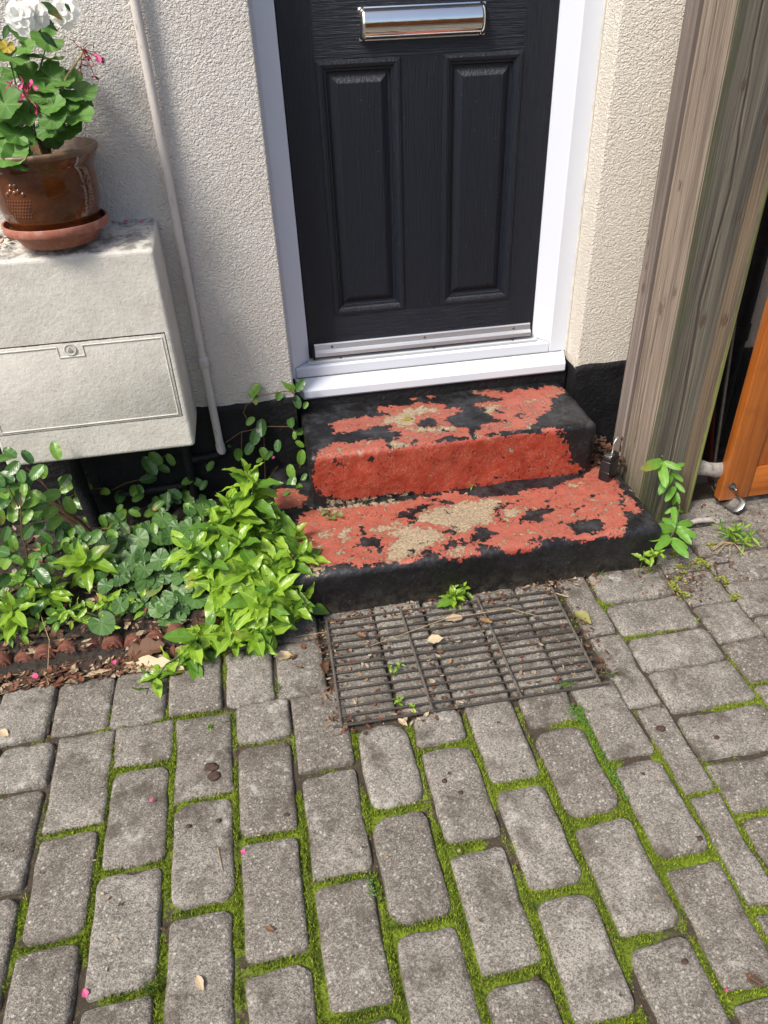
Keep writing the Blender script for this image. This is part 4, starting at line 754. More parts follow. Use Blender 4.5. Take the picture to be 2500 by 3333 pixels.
# ================================================================ PIPES
M_PIPE = Mat('painted_pipe'); _n = M_PIPE.noise(70, 6, .7, M_PIPE.mapv(M_PIPE.oc(), (1, 1, .35)))
M_PIPE = M_PIPE.fin(M_PIPE.mix(M_PIPE.ramp(_n, [(.58, 0.), (.68, .8)]), (.56, .515, .475, 1), (.26, .225, .19, 1)), .6, M_PIPE.bump(_n, .0015))
op = empty('overflow_pipe', (-.262, -.118, .2), 'thin cream-painted overflow pipe running down the wall between meter box and door', 'pipe')
MB().tube([(-.261, -.118, 3.0), (-.262, -.118, .545)], .0115, 18).build('pipe', M_PIPE, op, True, autosmooth=60)
MB().tube([(-.2615, -.118, .565), (-.2615, -.118, .56), (-.2615, -.118, .537), (-.2615, -.118, .533)], [.013, .0155, .0155, .013], 18).build('coupling', M_PIPE, op, True)
MB().tube([(-.2615, -.118, .535), (-.258, -.118, .262), (-.257, -.118, .243)], [.0122, .0122, .0118], 18).build('pipe', M_PIPE, op, True, autosmooth=60)
MB().tube([(-.2585, -.118, .268), (-.257, -.118, .245), (-.259, -.119, .236)], [.0142, .0146, .012], 18).build('elbow', M_PIPE, op, True)
MB().tube([(-.262, -.118, .238), (-.275, -.119, .2295), (-.30, -.12, .2285), (-.36, -.122, .226)], .0122, 14).build('stub', M_BLACK, op, True)
gp = empty('gas_pipe', (-.37, -.12, .03), 'black-painted service pipes on the plinth below the meter box', 'pipe')
MB().tube([(-.362, -.125, .40), (-.366, -.125, .20), (-.372, -.125, .02)], .0145, 14).build('riser', M_BLACK, gp, True)
MB().tube([(-.385, -.125, .136), (-.47, -.125, .134), (-.60, -.125, .128)], .0125, 12).build('cross_pipe', M_BLACK, gp, True)
MB().tube([(-.705, -.15, .40), (-.70, -.15, .20), (-.69, -.15, .02)], .022, 14).build('riser', M_BLACK, gp, True)

# ================================================================ POT, SAUCER
PC = (-.538, -.219)
M_TERRA = Mat('terracotta'); _n = M_TERRA.noise(45, 6, .7)
M_TERRA = M_TERRA.fin(M_TERRA.mix(M_TERRA.ramp(_n, [(.45, 0.), (.75, .6)]), (.33, .105, .062, 1), (.48, .30, .24, 1)), .62, M_TERRA.bump(_n, .001))
sa = MB().lathe(PC, [(0, .947), (.083, .947), (.088, .949), (.1045, .975), (.1075, .977), (.1205, .980), (.1225, .983), (.1235, .999), (.122, 1.001), (.1185, 1.0), (.1165, .985), (.103, .9785), (.086, .955), (0, .954)], 64).build('plant_saucer', M_TERRA, None, True, loc=None, autosmooth=55)
tag(sa, 'terracotta saucer under the glazed brown flowerpot on the meter box', 'saucer')
M_GLAZE = Mat('brown_glaze'); _n = M_GLAZE.noise(14, 5, .65, None, .6); _z = M_GLAZE.sep(M_GLAZE.oc(), 2)
_c = M_GLAZE.mix(M_GLAZE.ramp(_n, [(.3, 0.), (.7, 1.)]), (.050, .014, .004, 1), (.14, .040, .008, 1))
M_GLAZE = M_GLAZE.fin(_c, .09, M_GLAZE.bump(M_GLAZE.noise(25, 3), .0006), Coat_Weight=.3, Coat_Roughness=.03)
pot = empty('flowerpot', (PC[0], PC[1], .955), 'glazed brown flowerpot with embossed baskets on top of the meter box', 'flowerpot')
PR = [(.0, .956), (.080, .956), (.086, .960), (.098, .985), (.111, 1.015), (.1185, 1.045), (.1208, 1.07), (.1205, 1.092), (.1195, 1.112), (.121, 1.119), (.1245, 1.125), (.130, 1.134), (.1345, 1.146)]
MB().lathe(PC, PR, 72).build('body', M_GLAZE, pot, True, autosmooth=70)
M_RIM = simple('worn_rim_glaze', (.20, .115, .062, 1), .35, .5, 40, .001)
MB().lathe(PC, [(.1343, 1.145), (.1395, 1.150), (.1400, 1.157), (.137, 1.160), (.131, 1.160), (.1285, 1.155), (.122, 1.135), (.112, 1.11)], 72).build('rim', M_RIM, pot, True, autosmooth=70)
def prad(z): return float(np.interp(z, [p[1] for p in PR[1:]], [p[0] for p in PR[1:]]))
for ang in (-112, -28):                                              # two embossed baskets of fruit
    m = MB()
    def blob(da, z, ra, rz, h):
        t = math.radians(ang) + da; r = prad(z)
        n_ = Vector((math.cos(t), math.sin(t), .0)); tt = Vector((-math.sin(t), math.cos(t), 0)); c0 = Vector((PC[0], PC[1], z)) + n_*(r-.0006)
        v = [c0 + n_*h]; k8 = 8
        for s, hh_ in ((.6, .8), (1., .0)):
            v += [c0 + tt*(ra*s*math.cos(2*math.pi*k/k8)) + Vector((0, 0, rz*s*math.sin(2*math.pi*k/k8))) + n_*(h*hh_) for k in range(k8)]
        m.add(v, [(0, 1+k, 1+(k+1) % k8) for k in range(k8)] + [(1+k, 9+k, 9+(k+1) % k8, 1+(k+1) % k8) for k in range(k8)])
    for j in range(6):
        for i in range(-4, 5):
            if abs(i) > 4.2 - .35*(5-j)*.5: continue
            blob((i + (.5 if j % 2 else 0))*.060, 1.030 + j*.0072, .0036, .0034, .0013)
    for i, (a, b) in enumerate([(-.17, 1.080), (-.09, 1.086), (.0, 1.083), (.09, 1.087), (.17, 1.080), (-.05, 1.097), (.05, 1.098)]): blob(a, b, .0065, .006, .0030)
    m.build('basket_relief', M_GLAZE, pot, True)
n = 24; q = [(PC[0]+.121*s*math.cos(t), PC[1]+.121*s*math.sin(t)) for s in (1, .66, .33) for t in np.linspace(0, 2*math.pi, n, endpoint=False)]
q = np.array(q); zz = 1.128 + fbm(np.c_[q*45, np.zeros(len(q))], 3)*.02
MB().add(np.vstack([np.c_[q, zz], [[PC[0], PC[1], 1.13]]]), [(i*n+k, i*n+(k+1) % n, (i+1)*n+(k+1) % n, (i+1)*n+k) for i in range(2) for k in range(n)] + [(2*n+k, 2*n+(k+1) % n, 3*n) for k in range(n)]).build('soil', M_SOIL, pot, True)

# ================================================================ LEAVES
def blade(seed, wid=.34, peak=.42, fold=.25, droop=.25, nt=11, ns=2, serr=0., tipp=1.15, wave=.02, base=.10):
    rs = np.random.RandomState(seed); v = []; uv = []; f = []; cols = 2*ns+1
    for i in range(nt+1):
        t = i/nt
        a_ = .85 if base < .3 else .5; b_ = a_*(1-peak)/peak*(1.0 if tipp < 1.4 else .75)
        w = wid*.5*(t**a_*(1-t)**b_)/(peak**a_*(1-peak)**b_) if 0 < t < 1 else .012*wid
        if serr: w *= 1 + serr*(i % 2) - serr*.3
        for j in range(-ns, ns+1):
            s = j/ns; x = s*w
            z = fold*abs(s)**1.3*w*.9 - droop*t*t*.6 + wave*math.sin(6*t*math.pi + seed + s*2)*abs(s)
            v.append((x + .04*math.sin(seed)*t*t, t - droop*.22*t*t, z)); uv.append((.5+.5*s, t))
    for i in range(nt):
        for j in range(cols-1): f.append((i*cols+j, i*cols+j+1, (i+1)*cols+j+1, (i+1)*cols+j))
    return mesh('leaf', v, f, True, uv)
def roundleaf(seed, lobes=7, lobe=.07, teeth=18, tooth=.03, notch=.55, cup=.22, heart=0., nth=54):
    """round or heart-shaped leaf, petiole joint at the origin, radius about 1"""
    rs = np.random.RandomState(seed); v = [(0, 0, 0)]; uv = [(0, 0)]; f = []; R_ = (.18, .42, .72, 1.)
    for rr in R_:
        for k in range(nth):
            u = k/nth; t = -math.pi/2 + 2*math.pi*u; d = min(u, 1-u)
            r = 1 + lobe*math.cos(lobes*2*math.pi*u + math.pi)*min(1, d*6) + tooth*math.cos(teeth*2*math.pi*u)
            r *= 1 - notch*math.exp(-(d/.035)**2)
            if heart: r *= 1 + heart*max(0, math.sin(t))**6 - .05*heart*abs(math.cos(t))
            z = cup*rr*rr*(.55 + .3*math.cos(lobes*2*math.pi*u + seed)) + .05*math.sin(3*2*math.pi*u + seed)*rr - (.12*heart*max(0, math.sin(t))*rr*rr)
            v.append((r*rr*math.cos(t), r*rr*math.sin(t), z)); uv.append((u, rr))
    for k in range(nth): f.append((0, 1+k, 1+(k+1) % nth))
    for i in range(len(R_)-1):
        for k in range(nth): f.append((1+i*nth+k, 1+(i+1)*nth+k, 1+(i+1)*nth+(k+1) % nth, 1+i*nth+(k+1) % nth))
    return mesh('leaf', v, f, True, uv)
def variants(fn, mats):
    out = []
    for k, mt in enumerate(mats):
        me = fn(k); me.materials.append(mt); out.append(me)
    return out
SNAPV = variants(lambda k: blade(k, .37, .42, .30, .30+.12*(k % 3), wave=.03), [L_SNAP, L_SNAP, L_SNAP, L_SNAPD, L_SNAP, L_SNAPD])
BIGV = variants(lambda k: blade(k+20, .44, .45, .2, .22), [L_SNAPD]*3)
VINV = variants(lambda k: blade(k+40, .53, .42, .22, .18+.08*k, base=.4, tipp=1.5), [L_VINCA, L_VINCA, L_VINCAB, L_VINCAB])
HYPV = variants(lambda k: blade(k+60, .31, .40, .16, .25+.1*k, base=.7, tipp=1.6), [L_HYP]*3)
GERV = variants(lambda k: roundleaf(k+1, 7, .05, 21, .022, .8, .22), [L_GER]*4)
VIOV = variants(lambda k: roundleaf(k+11, 2, .0, 26, .032, .62, .10, .30), [L_VIOLET]*4)
ROSV = variants(lambda k: blade(k+80, .42, .4, .25, .2), [L_ROSE]*2)
CAM = Vector((-.0556, -2.2211, 1.4318))
def put(name, me, root, base, d, nrm, size, wide=1.):
    """instance of a leaf mesh: base point, direction of its length, rough normal, size in metres"""
    d = Vector(d).normalized(); nrm = Vector(nrm); z = nrm - d*nrm.dot(d)
    if z.length < 1e-4: z = d.orthogonal()
    z.normalize(); x = d.cross(z)
    o = bpy.data.objects.new(name, me); COL.objects.link(o)
    M = Matrix(((x.x*size*wide, d.x*size, z.x*size, base[0]), (x.y*size*wide, d.y*size, z.y*size, base[1]), (x.z*size*wide, d.z*size, z.z*size, base[2]), (0, 0, 0, 1)))
    o.parent = root; o.matrix_basis = Matrix.Translation(-wloc(root)) @ M
    return o
def rvec(rs, a): return Vector(rs.uniform(-a, a, 3))
def rosette(root, tip, axis, rs, vs, size, levels=4, spread=(22, 98), pairs=2, gap=.016):
    axis = Vector(axis).normalized(); a0 = axis.orthogonal().normalized(); b0 = axis.cross(a0)
    for lv in range(levels):
        el = math.radians(spread[0] + (spread[1]-spread[0])*lv/max(1, levels-1)); sz = size*(.42 + .58*min(1, (lv+.6)/2.2))
        c = Vector(tip) - axis*(gap*lv*1.05)
        ph = rs.uniform(0, 6.28) if lv == 0 else ph + math.pi/pairs + rs.uniform(-.35, .35)
        for k in range(pairs):
            t = ph + 2*math.pi*k/pairs + rs.uniform(-.2, .2); e = el + rs.uniform(-.18, .18)
            out_ = a0*math.cos(t) + b0*math.sin(t); d = axis*math.cos(e) + out_*math.sin(e)
            put('leaf', vs[rs.randint(len(vs))], root, c, d, axis*math.sin(e) - out_*math.cos(e) + rvec(rs, .25), sz*rs.uniform(.85, 1.15), rs.uniform(.85, 1.2))

# ---- geranium in the pot
rs = np.random.RandomState(3)
ge = empty('geranium', (PC[0], PC[1], 1.13), 'geranium with round scalloped leaves and wilting pink flowers in the brown pot', 'plant')
crown = Vector((PC[0]+.0, PC[1]+.02, 1.15))
for i in range(4):
    a = rs.uniform(0, 6.28); e = crown + Vector((.05*math.cos(a), .05*math.sin(a), rs.uniform(.06, .16)))
    MB().tube([crown + Vector((.02*math.cos(a), .02*math.sin(a), -.03)), (crown+e)/2 + rvec(rs, .01), e], [.007, .006, .005], 8).build('stem', M_STEMB, ge, True)
for (x, y, z, r) in GERANIUM:
    p = Vector((x, y, z)); j = rs.uniform(.25, .8); src = crown + Vector((rs.uniform(-.04, .04), rs.uniform(-.04, .03), rs.uniform(.0, .10)))
    nrm = (CAM - p).normalized()*.55 + Vector((rs.uniform(-.4, .5), -.25, .75)) + rvec(rs, .25)
    d = Vector((rs.uniform(-1, 1), -.6, -.55)) + (p-src)*3
    o = put('leaf', GERV[rs.randint(4)], ge, p, d, nrm, r*1.18)
    if r > .026 and i < 99:
        MB().tube([src, (src+p)/2 + Vector((0, 0, .012)), p - nrm.normalized()*.002], .0016, 5).build('petiole', M_STEM, ge, True)
for e in ge.children:
    if e.data and e.name.startswith('leaf') and rs.rand() < .04: pass
yl = put('leaf', GERV[1].copy(), ge, (GERANIUM[26][0]+.012, GERANIUM[26][1]-.02, GERANIUM[26][2]), (-.3, -.5, -.5), (.2, -.6, .6), .016); yl.data.materials[0] = L_YEL; tag(yl, 'yellowed leaf')
PET = variants(lambda k: blade(k+90, .55, .6, .35, .35, nt=6, tipp=2.2), [L_PINK, L_PINK]); MAGP = variants(lambda k: blade(k+95, .4, .6, .5, .6, nt=6, wave=.09), [L_MAG, L_MAG, L_DEAD])
s0, s1, s2 = [Vector(p) for p in SPENT]
MB().tube([crown + Vector((.02, 0, .06)), s0 + Vector((-.02, 0, -.03)), s0, s1, s2], [.003, .0028, .0026, .0022, .002], 7).build('flower_stalk', simple('tan_stalk', (.35, .27, .10, 1), .6), ge, True)
um = MB()
for p in UMBEL:
    p = Vector(p); um.tube([s2, (s2+p)/2 + rvec(rs, .004), p], .0008, 5)
um.build('pedicels', simple('red_pedicel', (.22, .06, .035, 1), .6), ge, True)
for i, p in enumerate(UMBEL):
    p = Vector(p)
    for k in range(1 if i < 5 else 3): put('petal', MAGP[rs.randint(3)] if i != 12 else PET[0], ge, p, (rs.uniform(-1, 1), rs.uniform(-1, .2), rs.uniform(-1.2, .1)), rvec(rs, 1) + Vector((0, -.4, .2)), rs.uniform(.008, .014) if i > 4 else .006)
put('petal', PET[0], ge, Vector(UMBEL[12])+Vector((.004, -.006, 0)), (.2, -.5, -.8), (.3, -1, .2), .017, 1.3)
b0, b1 = Vector(BUDBASE[0]), Vector(BUDBASE[1])
MB().tube([crown + Vector((0, -.02, .03)), b1, b0], .0022, 6).build('flower_stalk', M_STEM, ge, True)
for i, p in enumerate(BUDS):
    p = Vector(p)
    MB().tube([b0, (p+b0)/2, p], .0009, 5).build('pedicel', simple('pink_pedicel', (.45, .15, .12, 1), .6), ge, True)
    for k in range(4): put('petal', (PET+MAGP)[rs.randint(4)] if i < 4 else MAGP[rs.randint(2)], ge, p - Vector((0, 0, .004)), (rs.uniform(-.6, .6), rs.uniform(-.8, .2), rs.uniform(-.9, .9)), rvec(rs, 1) + Vector((0, -.6, .3)), rs.uniform(.010, .017))
# ---- white flowers above it
wf = empty('white_rose', (-.60, -.19, 1.13), 'white flowers with dark green pointed leaves above the geranium', 'plant')
WP = variants(lambda k: blade(k+70, .62, .62, .2, .2, nt=7, tipp=2.4, wave=.05), [L_WHITE]*3)
MB().tube([(-.60, -.17, 1.12), (-.60, -.17, 1.30), (-.575, -.19, 1.42), (-.57, -.2, 1.46)], [.005, .004, .0035, .003], 8).build('stem', M_STEMB, wf, True)
MB().tube([(-.575, -.19, 1.42), (-.52, -.17, 1.46), (-.46, -.17, 1.47)], .0025, 7).build('stem', M_STEM, wf, True)
for fi, p in enumerate(WHITE):
    p = Vector(p) + Vector((0, -.01, -.018)); ax = ((CAM-p).normalized() + Vector((-.35, 0, .35))).normalized(); a0 = ax.orthogonal().normalized(); c0 = ax.cross(a0)
    for ring, (nn, el, sz) in enumerate(((7, 98, .036), (6, 74, .030), (4, 45, .020))):
        for k in range(nn):
            t = 2*math.pi*(k+ring*.45)/nn + rs.uniform(-.12, .12); e = math.radians(el + rs.uniform(-8, 8)); ot = a0*math.cos(t)+c0*math.sin(t)
            put('petal', WP[rs.randint(3)], wf, p, ax*math.cos(e)+ot*math.sin(e), ax*math.sin(e)-ot*math.cos(e)+rvec(rs, .2), sz*rs.uniform(.9, 1.1), 1.15)
for q in WLEAF:
    p0, p1 = Vector(q[:3]), Vector(q[3:]); put('leaf', ROSV[rs.randint(2)], wf, p0, p1-p0, (.1, -.7, .6), (p1-p0).length*1.1)

# ================================================================ BED PLANTS
rs = np.random.RandomState(21)
def snap_plant(loc, label, tips, size=.104, sub=None):
    r_ = empty('snapdragon', loc, label, 'plant', 'leafy green plants in the flower bed'); L0 = Vector(loc)
    for (x, y, z, s) in tips:
        tip = Vector((x, y, z)); bs = L0 + Vector(((x-loc[0])*.45, (y-loc[1])*.45, 0)) + Vector((rs.uniform(-.02, .02), rs.uniform(-.02, .02), 0))
        bs.z = max(.0, loc[2])
        mid = (bs+tip)/2 + Vector((0, 0, .02)); ax = (tip-mid).normalized() + Vector((0, -.25, .65)) + rvec(rs, .15)
        MB().tube([bs, mid, tip], [.003, .0025, .0018], 6).build('stem', M_STEM, r_, True)
        rosette(r_, tip, ax, rs, SNAPV, size*s, 4)
        for q in (.45, .75):
            c = mid.lerp(tip, q*.8); a = rs.uniform(0, 6.28)
            for k in range(2): put('leaf', SNAPV[rs.randint(6)], r_, c, (math.cos(a+k*3.14), math.sin(a+k*3.14)-.15, .1), (0, -.2, 1), size*s*rs.uniform(.8, 1.1))
    return r_
main = [t for i, t in enumerate(SNAP) if i not in (20, 21, 22, 23, 24, 25, 26, 27)]
main += [(-.17, -.40, .325, .95), (-.055, -.63, .185, .9), (-.23, -.47, .27, .95), (-.13, -.70, .13, .95), (-.09, -.73, .085, .9), (-.20, -.80, .06, .9)]
sp = snap_plant((-.19, -.56, .03), 'large bright green leafy plant beside the left end of the doorstep', main)
for i, (a, b, c, d, e, f_) in enumerate(SNAPBIG[:2] + SNAPBIG[2:4] + SNAPBIG[5:]):
    p0, p1 = Vector((a, b, max(c, .012))), Vector((d, e, max(f_, .006))); put('leaf', BIGV[i % 3], sp, p0, p1-p0, (0, -.3, 1), (p1-p0).length*1.08)
lo = snap_plant((-.32, -.70, .012), 'low leafy shoot sprawling from the bed onto the grey paving', [SNAP[i] for i in (20, 21, 22, 23, 24)] + [(-.36, -.78, .05, .9), (-.30, -.76, .045, .8), (-.25, -.79, .05, .8)], .088)
snap_plant((-.66, -.43, .04), 'leafy rosette below the middle of the meter box, behind the terracotta edging', [SNAP[25], SNAP[27]], .095)
snap_plant((-.83, -.58, .03), 'leafy rosette at the left edge of the photo, behind the terracotta edging', [SNAP[26], (-.87, -.55, .10, .9), (-.80, -.50, .16, .8), (-.74, -.53, .10, .8)], .092)

vi = empty('violet', (-.42, -.48, .03), 'spreading clump of dark heart-shaped violet leaves left of the bright green plant', 'plant')
for (x, y, z, r) in VIOLET + [(x+rs.normal(0, .05), y+rs.normal(.02, .03), z-.012, r*.85) for x, y, z, r in VIOLET[2:]]:
    p = Vector((x, y, max(z, .045))); src = Vector((-.42 + (x+.42)*.5, -.46 + (y+.46)*.45, .03))
    nrm = Vector((0, -.35, .85)) + (CAM-p).normalized()*.35 + rvec(rs, .5)
    put('leaf', VIOV[rs.randint(4)], vi, p, Vector((rs.uniform(-.8, .8), -.9, -.35)), nrm, r*rs.uniform(.9, 1.2))
    MB().tube([src, (src+p)/2 + Vector((0, .01, .015)), p - nrm.normalized()*.002], .0013, 5).build('petiole', M_STEM, vi, True)

def vinca(loc, label, leaves, stems, size, mats=VINV, pairs=True):
    r_ = empty('periwinkle', loc, label, 'plant', 'trailing plants with oval leaves')
    for st in stems: MB().tube(st, .0017, 6).build('stem', M_STEMB, r_, True)
    for q in leaves:
        p = Vector(q[:3]); s = (q[3]*2.6 if len(q) > 3 else size)*rs.uniform(.75, 1.2); d = Vector((rs.uniform(-1, 1), -.5, rs.uniform(-.9, .25))).normalized()
        nrm = (CAM-p).normalized()*.8 + Vector((0, -.1, .5)) + rvec(rs, .35)
        put('leaf', mats[rs.randint(4)], r_, p - d*s*.5, d, nrm, s, rs.uniform(.9, 1.1))
    return r_
vinca((-.76, -.44, .03), 'bushy trailing plant with small oval leaves under the left of the meter box', VINCA_L + [(x+rs.normal(0, .035), y+.035, max(.04, z+rs.normal(0, .03))) for x, y, z in VINCA_L for _ in (0,)], VSTEM_L, .052)
vinca((-.5, -.13, .03), 'trailing plant with oval leaves on the black plinth below the meter box', VINCA_W, [VSTEM_D[6], VSTEM_D[7], VSTEM_D[8]], .05)
vinca((-.13, -.13, .05), 'trailing plant climbing the black plinth beside the doorstep up to the white cill', VINCA_D, VSTEM_D[:6] + VSTEM_D[9:], .05)
rs2 = np.random.RandomState(55)
vinca((-.58, -.36, .03), 'low trailing oval leaves filling the bed between the meter box and the violet clump', [(rs2.uniform(-.86, -.46), y, .05 + .10*max(0, -.25-y)*rs2.rand() + rs2.uniform(0, .05)) for y in rs2.uniform(-.50, -.20, 60)], [], .042)
vinca((-.42, -.22, .04), 'dark trailing leaves at the foot of the plinth behind the violet clump', [(rs2.uniform(-.66, -.24), y, rs2.uniform(.05, .13) + max(0, y+.2)*.5) for y in rs2.uniform(-.34, -.13, 54)], [], .046, [VINV[0], VINV[1], VINV[2], VINV[3]])
vinca((-.66, -.58, .03), 'low leafy growth spilling over the terracotta edging at the left', [(rs2.uniform(-.90, -.50), y, .045 + rs2.uniform(0, .035)) for y in rs2.uniform(-.685, -.50, 46)], [], .036, SNAPV[:4])
snap_plant((-.56, -.56, .03), 'small leafy shoot behind the terracotta edging, left of the violet clump', [(-.60, -.585, .075, .6), (-.54, -.60, .07, .55), (-.72, -.60, .075, .6)], .085)
for _k in range(46):
    p = Vector((rs2.uniform(-.60, -.28), rs2.uniform(-.66, -.30), 0)); p.z = .055 + .04*rs2.rand()
    put('leaf', VIOV[rs2.randint(4)], vi, p, Vector((rs2.uniform(-.8, .8), -.9, -.3)), Vector((rs2.uniform(-.5, .5), -.5, .9)), rs2.uniform(.013, .028))
# woody stems behind the left plant
wb_ = empty('woody_stem', (-.70, -.26, .03), 'bare brown woody stems under the left end of the meter box', 'stem')
for k in range(3):
    o_ = rvec(rs, .015); MB().tube([Vector((-.66, -.24, .02))+o_, Vector((-.70, -.25, .12))+o_*1.5, Vector((-.76, -.27, .22))+o_*2, Vector((-.84, -.29, .27))+o_*2.5], [.006, .005, .0045, .004], 8).build('stem', M_STEMB, wb_, True)
# daisies
dz = empty('daisy', (-.87, -.48, .05), 'thin-leaved plant with tiny white daisies at the left edge of the flower bed', 'plant')
for (x, y, z) in ((-.865, -.44, .19), (-.842, -.48, .145), (-.872, -.5, .10), (-.87, -.54, .07)):
    MB().tube([(-.86, -.46, .03), ((x-.86)/2, (y-.46)/2, z*.6), (x, y, z)], .0009, 5).build('stem', M_STEM, dz, True)
    for k in range(11):
        t = 2*math.pi*k/11; put('petal', WP[0], dz, (x, y, z), (math.cos(t), math.sin(t)*.8-.1, math.sin(t)*.5+.1), (0, -.6, .8), .0075, .5)
    MB().tube([(x, y, z), (x, y-.001, z+.0022)], [.0032, .002], 8).build('flower_centre', L_YEL, dz, True)
FINE = variants(lambda k: blade(k+120, .10, .4, .2, .3, nt=4, ns=1), [L_SNAPD, L_GRASS])
for k in range(90):
    p = Vector((rs.uniform(-.90, -.80), rs.uniform(-.58, -.42), rs.uniform(.03, .13))); put('leaf', FINE[rs.randint(2)], dz, p, rvec(rs, 1)+Vector((0, -.2, .6)), rvec(rs, 1), rs.uniform(.015, .03))

# hypericum by the post
hy = empty('hypericum', (1.09, -.60, .02), 'light green plant with paired oval leaves at the foot of the timber post', 'plant')
for st in HYPSTEM: MB().tube(st, .0018, 6).build('stem', M_STEM, hy, True)
MB().tube([HYPSTEM[0][-1], (1.10, -.60, .02), (1.10, -.60, -.02)], .002, 6).build('stem', M_STEM, hy, True)
for q in HYP:
    p0, p1 = Vector(q[:3]), Vector(q[3:]); put('leaf', HYPV[rs.randint(3)], hy, p0, p1-p0, (CAM-p0).normalized() + Vector((0, 0, .35)) + rvec(rs, .2), (p1-p0).length*1.02)
def small_plant(name, loc, label, cat, vs, n, size, h, rs, group=None, spread=.02, lev=3):
    r_ = empty(name, loc, label, cat, group); L0 = Vector(loc)
    for k in range(n):
        t = L0 + Vector((rs.uniform(-spread, spread), rs.uniform(-spread, spread), h*rs.uniform(.6, 1)))
        MB().tube([L0, (L0+t)/2 + Vector((0, 0, .003)), t], .0011, 5).build('stem', M_STEM, r_, True)
        rosette(r_, t, Vector((rs.uniform(-.3, .3), -.25, 1)), rs, vs, size, lev, (25, 95), 2, size*.22)
    return r_
SGRP = 'seedlings growing between the stones'
sg = empty('seedling', (.94, -.72, .0), 'small bright seedling with three tufts at the right foot of the doorstep', 'seedling', SGRP)
for p in SPRIG:
    p = Vector(p); p.z = max(p.z, .02); MB().tube([(p.x, p.y+.01, -.005), p], .0012, 5).build('stem', M_STEM, sg, True); rosette(sg, p, (0, -.35, 1), rs, SNAPV[:3], .034, 3, (30, 92), 2, .006)
gw = small_plant('seedling', (.373, -.705, .0), 'glossy seedling at the back of the rusty grate, against the lower step', 'seedling', SNAPV[:3], 5, .042, .042, rs, SGRP, .026, 4)
put('leaf', BIGV[0], gw, (.36, -.715, .022), (-.9, -.35, .0), (0, -.3, 1), .062); 
small_plant('seedling', (.148, -.945, -.005), 'tiny seedling poking up through the middle of the rusty grate', 'seedling', SNAPV[:3], 3, .02, .03, rs, SGRP, .018, 2)
small_plant('seedling', (.155, -1.045, -.005), 'tiny seedling at the front bar of the rusty grate', 'seedling', SNAPV[:3], 3, .022, .02, rs, SGRP, .02, 2)
small_plant('seedling', (.055, -.424, .15), 'tiny seedling at the left end of the joint between the two steps', 'seedling', VINV, 3, .020, .022, rs, SGRP, .022, 2)
small_plant('seedling', (.504, -.370, .15), 'tiny seedling in the middle of the joint between the two steps', 'seedling', SNAPV[:3], 1, .016, .012, rs, SGRP, .006, 2)
small_plant('seedling', (.982, -.925, .0), 'tiny lone seedling in the paving right of the narrow border course', 'seedling', SNAPV[:3], 1, .018, .010, rs, SGRP, .004, 2)
small_plant('seedling', (-.318, -1.012, .0), 'tiny round-leaved seedling below the low shoot on the paving', 'seedling', VINV[3:]*4, 2, .012, .006, rs, SGRP, .008, 2)
wd2 = small_plant('weed', (1.262, -.632, .0), 'straggly weed with narrow leaves and dry stems in front of the orange gate', 'weed', variants(lambda k: blade(k+130, .24, .5, .2, .3, nt=6), [L_SNAP, L_SNAPD]), 10, .036, .055, rs, None, .045, 3)
for k in range(8):
    a = rs.uniform(-3.6, .5); MB().tube([(1.262, -.635, .006), (1.262+.04*math.cos(a), -.64+.03*math.sin(a), .012+rs.uniform(0, .01)), (1.262+.085*math.cos(a+.3), -.64+.06*math.sin(a+.3), .008)], .0017, 5).build('dry_stem', M_STRAW, wd2, True)
# lime-green stonecrop patches
se = MB(); uvs = []
sedroot = empty('stonecrop', (1.02, -.72, 0), 'scattered lime-green stonecrop in the joints right of the doorstep', 'plant')
LIME = variants(lambda k: blade(k+140, .75, .5, .1, .1, nt=3, ns=1), [L_SEDUM]*2)
for (x, y, z) in SEDUM:
    for k in range(8):
        px, py = x+rs.normal(0, .007), y+rs.normal(0, .006)
        for t in (0, 2.1, 4.2): put('leaf', LIME[k % 2], sedroot, (px, py, .002+rs.uniform(0, .005)), (math.cos(t+k), math.sin(t+k), .45), (0, 0, 1), rs.uniform(.005, .0085))
# moss-green groundcover of minute leaves in two joints
gc = MB()
for (cx, cy, rx, ry, nn) in ((.551, -1.150, .020, .030, 170), (.556, -1.23, .010, .07, 120), (.562, -1.33, .009, .06, 100), (.555, -1.058, .022, .010, 60), (.0, -1.47, .010, .03, 30)):
    for k in range(nn):
        x, y = rs.normal(cx, rx*.5), rs.normal(cy, ry*.5); a = rs.uniform(0, 6.28); s = rs.uniform(.0022, .004); z = rs.uniform(.0, .007)
        gc.add([(x, y, z), (x+s*math.cos(a)-s*.5*math.sin(a), y+s*math.sin(a)+s*.5*math.cos(a), z+.001), (x+2*s*math.cos(a), y+2*s*math.sin(a), z+.0005), (x+s*math.cos(a)+s*.5*math.sin(a), y+s*math.sin(a)-s*.5*math.cos(a), z+.001)], [(0, 1, 2, 3)])
tag(gc.build('ground_cover', L_SNAPD), kind='stuff')
